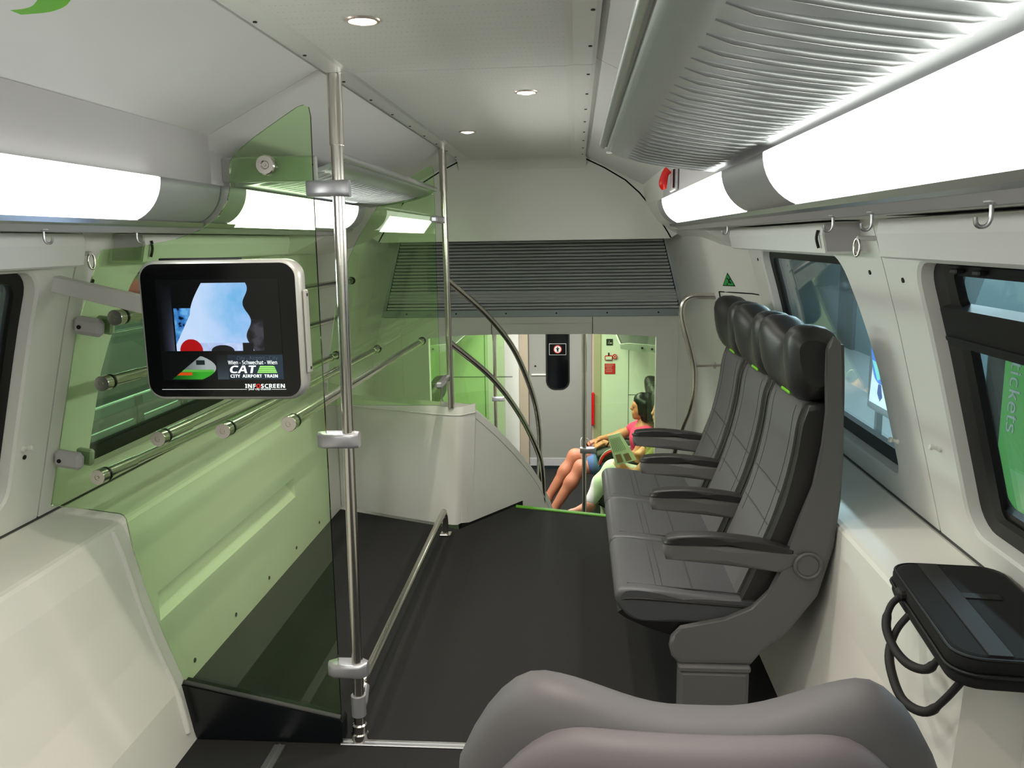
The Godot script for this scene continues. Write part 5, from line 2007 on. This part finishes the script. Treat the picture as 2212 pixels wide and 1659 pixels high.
	g.box(Vector3(X(wall_u(0.72) - 0.06, -1), 0.72, -5.22), Vector3(0.004, 0.13, 0.04))
	part(g, "plate", "sign_white", rs)
	for k in 4:
		g = G.new()
		g.box(Vector3(X(wall_u(0.72) - 0.064, -1), 0.675 + k * 0.03, -5.22), Vector3(0.004, 0.014, 0.028))
		part(g, "print", "sign_red", rs)

# ------------------------------------------------------------------ bag on the ledge
func laptop_bag() -> void:
	var b := Basis(Vector3.UP, -0.10)
	var c := Vector3(0.842, 0.725, -1.585)
	var o := thing("laptop_bag", "black fabric laptop bag lying on the ledge with two hanging handles", "bag", Vector3(0.84, 0.692, -1.585))
	var g := G.new()
	var rs := []
	for q in [[0.012, -0.030], [0.003, -0.028], [0.0, -0.020], [0.0, -0.004], [0.004, -0.002], [0.004, 0.002], [0.0, 0.004], [0.0, 0.022], [0.003, 0.029], [0.012, 0.033]]:
		var ring := PackedVector3Array()
		for p in round_rect(-0.155 + q[0], 0.078 - q[0], -0.27 + q[0], 0.18 - q[0], 0.05, 3, 6):
			ring.append(c + b * Vector3(p.x, q[1], p.y))
		rs.append(ring)
	g.rings(rs)
	part(g, "body", "nylon", o)
	g = G.new()
	var zip := PackedVector3Array()
	for p in round_rect(-0.157, 0.080, -0.272, 0.182, 0.05, 3, 6):
		zip.append(c + b * Vector3(p.x, 0.0, p.y))
	zip.append(zip[0])
	g.tube(zip, 0.004, 6)
	part(g, "zip", "black_rubber", o)
	g = G.new()
	g.box(c + b * Vector3(-0.075, 0.034, -0.045), Vector3(0.042, 0.003, 0.43), 0.001, b)
	part(g, "band", "webbing", o)
	g = G.new()
	g.box(c + b * Vector3(-0.02, 0.0345, -0.09), Vector3(0.075, 0.003, 0.026), 0.001, b)
	part(g, "tab", "webbing", o)
	g = G.new()
	var rim := PackedVector3Array()
	for p in round_rect(-0.152, 0.076, -0.267, 0.177, 0.05, 3, 6):
		rim.append(c + b * Vector3(p.x, 0.029, p.y))
	rim.append(rim[0])
	g.tube(rim, 0.003, 6)
	part(g, "piping", "black_rubber", o)
	var loops := [
		[0.700, 0.735, -1.735, 0.672, 0.715, -1.725, 0.655, 0.680, -1.70, 0.655, 0.655, -1.655, 0.665, 0.645, -1.605, 0.685, 0.655, -1.565, 0.700, 0.690, -1.545, 0.712, 0.722, -1.525],
		[0.700, 0.705, -1.70, 0.672, 0.672, -1.69, 0.650, 0.630, -1.66, 0.648, 0.590, -1.61, 0.655, 0.578, -1.565, 0.675, 0.588, -1.525, 0.695, 0.630, -1.50, 0.715, 0.695, -1.47],
	]
	for l in loops:
		g = G.new()
		var p := smooth_path(P3(l), 5)
		var rad := []
		for k in p.size():
			var t := k / float(p.size() - 1)
			rad.append(0.0095 if absf(t - 0.5) < 0.28 else 0.0072)
		g.tube(p, rad, 8)
		part(g, "handle", "webbing", o)
	for zz in [-1.735, -1.525]:
		g = G.new()
		g.box(Vector3(0.712, 0.738, zz), Vector3(0.055, 0.020, 0.034), 0.006)
		part(g, "handle_anchor", "webbing", o)

# ------------------------------------------------------------------ people
# smooth union of tapered capsules [ax,ay,az,ra, bx,by,bz,rb], meshed as surface nets
func blob(bones: Array, cell: float, k: float) -> G:
	var lo := Vector3(1e9, 1e9, 1e9)
	var hi := -lo
	for b in bones:
		for j in [0, 4]:
			var r: float = b[j + 3] + k * 0.5 + cell * 2.0
			lo = lo.min(Vector3(b[j] - r, b[j + 1] - r, b[j + 2] - r))
			hi = hi.max(Vector3(b[j] + r, b[j + 1] + r, b[j + 2] + r))
	var n := Vector3i(((hi - lo) / cell).ceil()) + Vector3i(2, 2, 2)
	var f := PackedFloat32Array()
	f.resize(n.x * n.y * n.z)
	f.fill(1.0)
	for b in bones:
		var a := Vector3(b[0], b[1], b[2])
		var c := Vector3(b[4], b[5], b[6])
		var ra: float = b[3]
		var rb: float = b[7]
		var pad := maxf(ra, rb) + k + cell * 2.0
		var l0 := Vector3i(((a.min(c) - Vector3.ONE * pad - lo) / cell).floor()).clamp(Vector3i.ZERO, n - Vector3i.ONE)
		var h0 := Vector3i(((a.max(c) + Vector3.ONE * pad - lo) / cell).ceil()).clamp(Vector3i.ZERO, n - Vector3i.ONE)
		var d := c - a
		var dd := maxf(d.length_squared(), 1e-9)
		for z in range(l0.z, h0.z + 1):
			for y in range(l0.y, h0.y + 1):
				var at := (z * n.y + y) * n.x
				for x in range(l0.x, h0.x + 1):
					var p := lo + Vector3(x, y, z) * cell
					var t := clampf((p - a).dot(d) / dd, 0.0, 1.0)
					var dist := p.distance_to(a + d * t) - lerpf(ra, rb, t)
					var old := f[at + x]
					if old > 0.9:
						f[at + x] = minf(dist, 0.89)
					else:
						var h := maxf(k - absf(old - dist), 0.0) / k
						f[at + x] = minf(old, dist) - h * h * k * 0.25
	var g := G.new()
	var gg := g.newgroup()
	var vert := {}
	var corner := [Vector3i(0, 0, 0), Vector3i(1, 0, 0), Vector3i(0, 1, 0), Vector3i(1, 1, 0), Vector3i(0, 0, 1), Vector3i(1, 0, 1), Vector3i(0, 1, 1), Vector3i(1, 1, 1)]
	var edges := [[0, 1], [2, 3], [4, 5], [6, 7], [0, 2], [1, 3], [4, 6], [5, 7], [0, 4], [1, 5], [2, 6], [3, 7]]
	for z in n.z - 1:
		for y in n.y - 1:
			var at := (z * n.y + y) * n.x
			for x in n.x - 1:
				var neg := 0
				var v0 := f[at + x]
				if v0 > 0.06:
					continue
				for c: Vector3i in corner:
					if f[at + x + c.x + (c.z * n.y + c.y) * n.x] < 0.0:
						neg += 1
				if neg == 0 or neg == 8:
					continue
				var sum := Vector3.ZERO
				var cnt := 0
				for e in edges:
					var ca: Vector3i = corner[e[0]]
					var cb: Vector3i = corner[e[1]]
					var fa := f[at + x + ca.x + (ca.z * n.y + ca.y) * n.x]
					var fb := f[at + x + cb.x + (cb.z * n.y + cb.y) * n.x]
					if (fa < 0.0) != (fb < 0.0):
						sum += Vector3(ca).lerp(Vector3(cb), fa / (fa - fb))
						cnt += 1
				vert[Vector3i(x, y, z)] = lo + (Vector3(x, y, z) + sum / cnt) * cell
	var axes := [Vector3i(1, 0, 0), Vector3i(0, 1, 0), Vector3i(0, 0, 1)]
	for key: Vector3i in vert:
		var at := (key.z * n.y + key.y) * n.x + key.x
		for ax in 3:
			var u: Vector3i = axes[(ax + 1) % 3]
			var w: Vector3i = axes[(ax + 2) % 3]
			var o: Vector3i = axes[ax]
			var fa := f[at]
			var fb := f[at + o.x + (o.z * n.y + o.y) * n.x]
			if (fa < 0.0) == (fb < 0.0):
				continue
			var k1 := key - u
			var k2 := key - u - w
			var k3 := key - w
			if vert.has(k1) and vert.has(k2) and vert.has(k3):
				if fa < 0.0:
					g.quad(vert[key], vert[k3], vert[k2], vert[k1], gg)
				else:
					g.quad(vert[key], vert[k1], vert[k2], vert[k3], gg)
	return g

func add_g(a: G, b: G) -> G:
	var off := a.group
	a.v.append_array(b.v)
	for q in b.s:
		a.s.append(q + off if q >= 0 else q)
	a.group += b.group
	return a

func chain(p: Array) -> Array:
	# [x,y,z,r] points to bones
	var out := []
	for k in p.size() - 1:
		out.append(p[k] + p[k + 1])
	return out

func hand_bones(w: Vector3, dir: Vector3, palm: Vector3, curl: float, side: float) -> Array:
	# wrist, pointing direction, palm normal
	dir = dir.normalized()
	palm = (palm - dir * palm.dot(dir)).normalized()
	var across := dir.cross(palm).normalized() * side
	var out := []
	var lens := [0.070, 0.078, 0.072, 0.058]
	for k in 4:
		var off := across * (0.027 - 0.018 * k)
		var kn := w + dir * 0.085 + off
		out.append([w.x + off.x * 0.6, w.y + off.y * 0.6, w.z + off.z * 0.6, 0.013, kn.x, kn.y, kn.z, 0.0105])
		var d2 := (dir * cos(curl) + palm * sin(curl)).normalized()
		var m: Vector3 = kn + d2 * lens[k] * 0.5
		var d3 := (dir * cos(curl * 2.1) + palm * sin(curl * 2.1)).normalized()
		var t: Vector3 = m + d3 * lens[k] * 0.5
		out.append([kn.x, kn.y, kn.z, 0.0092, m.x, m.y, m.z, 0.0082])
		out.append([m.x, m.y, m.z, 0.0082, t.x, t.y, t.z, 0.0070])
	var tb := w + dir * 0.025 + across * 0.024
	var tm := tb + (dir * 0.7 + across * 0.8 + palm * 0.3).normalized() * 0.036
	var tt := tm + (dir * 0.9 + across * 0.2 + palm * 0.5).normalized() * 0.030
	out.append([tb.x, tb.y, tb.z, 0.012, tm.x, tm.y, tm.z, 0.0100])
	out.append([tm.x, tm.y, tm.z, 0.0100, tt.x, tt.y, tt.z, 0.0080])
	return out

func people() -> void:
	woman()
	reader()

func woman() -> void:
	var o := thing("person", "seated person in pink top and denim shorts with dark bobbed hair, legs stretched out", "person", Vector3(0.35, -1.0, -7.15))
	var z := -7.20
	# far shoulder zf, near shoulder zn
	var body := []
	body += chain([[0.60, -0.49, z, 0.125], [0.605, -0.36, z, 0.105], [0.60, -0.22, z, 0.110], [0.60, -0.12, z, 0.055], [0.592, -0.06, z, 0.048]])
	body += chain([[0.60, -0.175, z - 0.15, 0.055], [0.60, -0.165, z + 0.15, 0.055]])
	body += chain([[0.58, -0.165, z - 0.15, 0.052], [0.40, -0.265, z - 0.20, 0.040], [0.20, -0.285, z - 0.10, 0.026]])
	body += chain([[0.61, -0.170, z + 0.16, 0.052], [0.50, -0.385, z + 0.20, 0.041], [0.24, -0.262, z + 0.10, 0.026]])
	for q in [[z - 0.09, -0.015, -0.405], [z + 0.09, 0.04, -0.455]]:
		body += chain([[0.55, -0.49, q[0], 0.095], [0.30, -0.46, q[0] + 0.02, 0.085], [q[1], q[2] - 0.02, q[0] + 0.05, 0.062]])
		body += chain([[q[1], q[2] - 0.02, q[0] + 0.05, 0.055], [q[1] - 0.09, q[2] - 0.15, q[0] + 0.09, 0.054], [q[1] - 0.26, q[2] - 0.41, q[0] + 0.16, 0.036], [q[1] - 0.32, -0.97, q[0] + 0.18, 0.034]])
		body += chain([[q[1] - 0.32, -0.995, q[0] + 0.18, 0.034], [q[1] - 0.46, -1.012, q[0] + 0.20, 0.026]])
	var g := blob(body, 0.015, 0.045)
	# head with a face
	var hd := []
	hd += [[0.600, 0.065, z, 0.080, 0.575, 0.055, z, 0.082]]
	hd += [[0.560, 0.03, z, 0.066, 0.545, -0.025, z, 0.050], [0.545, -0.025, z, 0.046, 0.515, -0.052, z, 0.026]]
	hd += [[0.503, 0.045, z, 0.014, 0.482, 0.020, z, 0.013], [0.512, 0.06, z - 0.03, 0.016, 0.512, 0.06, z + 0.03, 0.016]]
	hd += [[0.500, -0.014, z - 0.014, 0.011, 0.500, -0.014, z + 0.014, 0.011], [0.502, -0.026, z - 0.012, 0.011, 0.502, -0.026, z + 0.012, 0.011]]
	hd += [[0.540, 0.005, z - 0.035, 0.032, 0.540, 0.005, z + 0.035, 0.032], [0.59, -0.02, z, 0.05, 0.596, -0.09, z, 0.047]]
	add_g(g, blob(hd, 0.0055, 0.02))
	add_g(g, blob(hand_bones(Vector3(0.20, -0.285, z - 0.10), Vector3(-1, -0.35, 0.2), Vector3(0, -1, 0), 0.6, 1.0), 0.0045, 0.008))
	add_g(g, blob(hand_bones(Vector3(0.24, -0.262, z + 0.10), Vector3(-1, -0.55, -0.1), Vector3(0, -1, -0.2), 0.7, -1.0), 0.0045, 0.008))
	part(g, "body", "skin", o)
	# eyes, lips
	g = G.new()
	for e in [-0.03, 0.03]:
		g.lathe(Vector3(0.498, 0.036, z + e), Vector3(-1, 0, 0), [[0.0, -0.004], [0.008, -0.003], [0.009, 0.001], [0.005, 0.004], [0.0, 0.005]], 10)
	part(g, "eyes", "eye_dark", o)
	g = G.new()
	g.box(Vector3(0.488, -0.02, z), Vector3(0.004, 0.007, 0.032), 0.002)
	part(g, "lips", "lip", o)
	# hair
	var hair := []
	hair += [[0.615, 0.080, z, 0.088, 0.575, 0.088, z, 0.076], [0.640, 0.04, z, 0.075, 0.635, -0.04, z, 0.062]]
	for e in [-1, 1]:
		hair += [[0.600, 0.07, z + e * 0.062, 0.046, 0.585, -0.055, z + e * 0.070, 0.028], [0.565, 0.085, z + e * 0.045, 0.046, 0.555, -0.01, z + e * 0.078, 0.020], [0.62, 0.0, z + e * 0.06, 0.05, 0.61, -0.065, z + e * 0.055, 0.03]]
	hair += [[0.540, 0.108, z - 0.045, 0.030, 0.540, 0.108, z + 0.045, 0.030]]
	part(blob(hair, 0.007, 0.02), "hair", "hair", o)
	# clothing
	var top := []
	top += chain([[0.61, -0.46, z, 0.142], [0.608, -0.36, z, 0.118], [0.60, -0.235, z, 0.124]])
	top += chain([[0.60, -0.185, z - 0.145, 0.062], [0.60, -0.175, z + 0.145, 0.062]])
	top += chain([[0.58, -0.170, z - 0.15, 0.062], [0.50, -0.205, z - 0.175, 0.056]])
	top += chain([[0.60, -0.175, z + 0.16, 0.062], [0.565, -0.245, z + 0.178, 0.056]])
	top += [[0.55, -0.25, z - 0.06, 0.075, 0.55, -0.25, z + 0.06, 0.075]]
	part(blob(top, 0.014, 0.05), "top", "pink_cloth", o)
	var sh := []
	for q in [[z - 0.09, -0.015, -0.405], [z + 0.09, 0.04, -0.455]]:
		sh += chain([[0.56, -0.495, q[0], 0.110], [0.30, -0.465, q[0] + 0.02, 0.099], [0.15, -0.460, q[0] + 0.035, 0.088]])
	sh += [[0.60, -0.50, z - 0.06, 0.125, 0.60, -0.50, z + 0.06, 0.125]]
	part(blob(sh, 0.014, 0.04), "shorts", "denim", o)
	g = G.new()
	g.tube(ring_path(Vector3(0.275, -0.275, z + 0.115), Vector3(-1, 0.45, -0.3), 0.033, 16), 0.005, 6, false)
	part(g, "bracelet", "monitor_black", o)
	# handbag on the lap
	var bg := thing("handbag", "black handbag with a red stripe on the seated person's lap", "handbag", Vector3(0.24, -0.37, z + 0.03))
	g = G.new()
	var rs := []
	for q in [[-0.12, 0.03], [-0.11, 0.05], [-0.04, 0.062], [0.04, 0.062], [0.11, 0.05], [0.12, 0.03]]:
		var ring := PackedVector3Array()
		for p in round_rect(-0.10, 0.10, -q[1], q[1], 0.02, 3, 3):
			ring.append(Vector3(0.27 + p.x * 0.9 - p.y * 0.3, -0.355 + p.y * 0.9 + p.x * 0.35, z + 0.09 + q[0]))
		rs.append(ring)
	g.rings(rs)
	part(g, "body", "bag_dark", bg)
	g = G.new()
	g.tube(smooth_path(P3([0.20, -0.43, z + 0.214, 0.22, -0.37, z + 0.218, 0.27, -0.325, z + 0.218, 0.34, -0.30, z + 0.212]), 4), 0.014, 8)
	part(g, "stripe", "bag_red", bg)
	g = G.new()
	g.tube(smooth_path(P3([0.19, -0.445, z + 0.216, 0.205, -0.37, z + 0.221, 0.26, -0.308, z + 0.221, 0.34, -0.283, z + 0.214]), 4), 0.003, 6)
	part(g, "piping", "sign_white", bg)
	# phone with white lead
	var ph := thing("phone", "small dark phone with a looped white lead in the seated person's hands", "phone", Vector3(0.11, -0.35, z + 0.02))
	g = G.new()
	g.box(Vector3(0.105, -0.325, z + 0.03), Vector3(0.012, 0.10, 0.055), 0.004, Basis(Vector3(0, 0, 1), 0.5))
	part(g, "case", "monitor_black", ph)
	g = G.new()
	g.tube(smooth_path(P3([0.12, -0.29, z + 0.05, 0.10, -0.24, z + 0.09, 0.06, -0.21, z + 0.12, 0.035, -0.24, z + 0.13, 0.04, -0.32, z + 0.13, 0.045, -0.40, z + 0.12]), 5), 0.004, 6)
	part(g, "lead", "sign_white", ph)

func ring_path(c: Vector3, axis: Vector3, r: float, n: int) -> PackedVector3Array:
	axis = axis.normalized()
	var a := axis.cross(Vector3.UP).normalized()
	var b := axis.cross(a)
	var out := PackedVector3Array()
	for k in n + 1:
		var t := TAU * k / n
		out.append(c + (a * cos(t) + b * sin(t)) * r)
	return out

func reader() -> void:
	var z := -6.66
	var o := thing("person", "seated person in white trousers and olive top reading a newspaper, one leg crossed", "person", Vector3(0.5, -1.0, z))
	var body := []
	body += chain([[0.66, -0.46, z, 0.13], [0.69, -0.32, z, 0.115], [0.70, -0.17, z, 0.115], [0.71, -0.07, z, 0.055], [0.71, 0.0, z, 0.05]])
	body += chain([[0.70, -0.12, z - 0.16, 0.055], [0.70, -0.12, z + 0.16, 0.055]])
	body += chain([[0.69, -0.13, z - 0.17, 0.05], [0.52, -0.33, z - 0.20, 0.040], [0.46, -0.27, z - 0.02, 0.028]])
	body += chain([[0.69, -0.13, z + 0.17, 0.05], [0.44, -0.42, z + 0.16, 0.040], [0.33, -0.31, z + 0.10, 0.028]])
	# crossed leg
	body += chain([[0.60, -0.46, z + 0.08, 0.095], [0.30, -0.37, z + 0.06, 0.07], [0.20, -0.47, z + 0.10, 0.058], [0.105, -0.625, z + 0.16, 0.036]])
	body += chain([[0.105, -0.63, z + 0.16, 0.036], [0.05, -0.672, z + 0.17, 0.030], [-0.06, -0.695, z + 0.18, 0.024]])
	body += chain([[0.11, -0.65, z + 0.16, 0.033], [0.08, -0.70, z + 0.165, 0.025]])
	# planted leg
	body += chain([[0.60, -0.48, z - 0.08, 0.095], [0.31, -0.47, z - 0.06, 0.07], [0.27, -0.68, z - 0.02, 0.055], [0.24, -0.96, z + 0.0, 0.038]])
	body += chain([[0.24, -0.99, z, 0.036], [0.10, -1.012, z + 0.02, 0.026]])
	var g := blob(body, 0.015, 0.045)
	var toes := []
	for k in 5:
		toes.append([-0.04, -0.698, z + 0.158 + k * 0.011, 0.011, -0.086 + 0.006 * absf(k - 1.0), -0.700, z + 0.156 + k * 0.0125, 0.0085])
	add_g(g, blob(toes, 0.0045, 0.006))
	var hd := []
	hd += [[0.73, 0.14, z, 0.082, 0.705, 0.13, z, 0.082], [0.69, 0.10, z, 0.065, 0.675, 0.05, z, 0.048], [0.675, 0.05, z, 0.044, 0.65, 0.025, z, 0.026]]
	hd += [[0.635, 0.11, z, 0.014, 0.615, 0.09, z, 0.013], [0.63, 0.057, z - 0.014, 0.011, 0.63, 0.057, z + 0.014, 0.011], [0.72, 0.05, z, 0.05, 0.71, -0.02, z, 0.048]]
	add_g(g, blob(hd, 0.006, 0.02))
	add_g(g, blob(hand_bones(Vector3(0.46, -0.27, z - 0.02), Vector3(-1, 0.25, 0.3), Vector3(0, 0, 1), 0.7, 1.0), 0.0045, 0.008))
	add_g(g, blob(hand_bones(Vector3(0.33, -0.31, z + 0.10), Vector3(0.15, 1.0, 0.25), Vector3(0.8, 0, -0.4), 0.6, 1.0), 0.0045, 0.008))
	part(g, "body", "skin_fair", o)
	var hair := [[0.745, 0.16, z, 0.088, 0.71, 0.165, z, 0.078], [0.77, 0.10, z, 0.07, 0.765, 0.02, z, 0.055]]
	part(blob(hair, 0.008, 0.02), "hair", "hair", o)
	var top := []
	top += chain([[0.67, -0.44, z, 0.146], [0.692, -0.32, z, 0.130], [0.70, -0.19, z, 0.130]])
	top += chain([[0.70, -0.13, z - 0.155, 0.063], [0.70, -0.13, z + 0.155, 0.063]])
	top += chain([[0.69, -0.135, z + 0.17, 0.062], [0.57, -0.275, z + 0.166, 0.056]])
	top += chain([[0.69, -0.135, z - 0.17, 0.062], [0.61, -0.225, z - 0.185, 0.056]])
	part(blob(top, 0.014, 0.05), "top", "olive_cloth", o)
	var tr := []
	tr += chain([[0.60, -0.465, z + 0.08, 0.107], [0.30, -0.372, z + 0.06, 0.082], [0.20, -0.47, z + 0.10, 0.070], [0.115, -0.605, z + 0.155, 0.050]])
	tr += chain([[0.60, -0.485, z - 0.08, 0.107], [0.31, -0.475, z - 0.06, 0.082], [0.27, -0.68, z - 0.02, 0.067], [0.245, -0.86, z + 0.0, 0.055]])
	tr += [[0.66, -0.48, z - 0.06, 0.13, 0.66, -0.48, z + 0.06, 0.13]]
	part(blob(tr, 0.013, 0.04), "trousers", "white_cloth", o)
	g = G.new()
	g.tube(ring_path(Vector3(0.045, -0.675, z + 0.17), Vector3(-1, -0.3, 0.1), 0.036, 14), 0.005, 6, false)
	g.tube(ring_path(Vector3(0.10, -0.635, z + 0.16), Vector3(-0.5, -1.0, 0.1), 0.040, 14), 0.005, 6, false)
	g.box(Vector3(-0.015, -0.722, z + 0.172), Vector3(0.20, 0.012, 0.07), 0.004, Basis(Vector3(0, 0, 1), 0.22))
	part(g, "sandal", "bag_dark", o)
	# newspaper: a folded sheet held in both hands
	var nw := thing("newspaper", "folded newspaper with columns of print held by the seated reader", "newspaper", Vector3(0.35, -0.29, z + 0.13))
	var a := Vector3(0.312, -0.305, z + 0.16)
	var ex := Vector3(0.170, 0.045, -0.02)
	var ey := Vector3(-0.065, 0.245, 0.0)
	var ez := ex.cross(ey).normalized()
	g = G.new()
	var rows := []
	for i in 7:
		var row := []
		for j in 7:
			var u := j / 6.0
			var v := i / 6.0
			row.append(a + ex * (u * (1.0 - 0.42 * v) ) + ey * v + ez * 0.012 * sin(PI * u))
		rows.append(row)
	g.sheet(rows, -ez * 0.006)
	part(g, "sheet", "newsprint", nw)
	for k in 8:
		g = G.new()
		var u := 0.10 + 0.095 * k
		var v0 := 0.42
		var p0 := a + ex * (u * (1.0 - 0.42 * v0)) + ey * v0 + ez * (0.0125 * sin(PI * u) + 0.001)
		var p1 := a + ex * (u * (1.0 - 0.42 * 0.88)) + ey * 0.88 + ez * (0.0125 * sin(PI * u) + 0.001)
		g.tube(PackedVector3Array([p0, p1]), 0.0013, 5)
		part(g, "print_column", "news_ink", nw)
	for q in [[0.12, 0.06, 0.34], [0.52, 0.05, 0.30]]:
		g = G.new()
		var pp := []
		for i in 3:
			var row := []
			for j in 3:
				var u: float = q[0] + 0.28 * j / 2.0
				var v: float = lerpf(q[1], q[2], i / 2.0)
				row.append(a + ex * (u * (1.0 - 0.42 * v)) + ey * v + ez * (0.012 * sin(PI * u) + 0.0015))
			pp.append(row)
		g.sheet(pp, ez * 0.0008)
		part(g, "photo", "news_photo", nw)
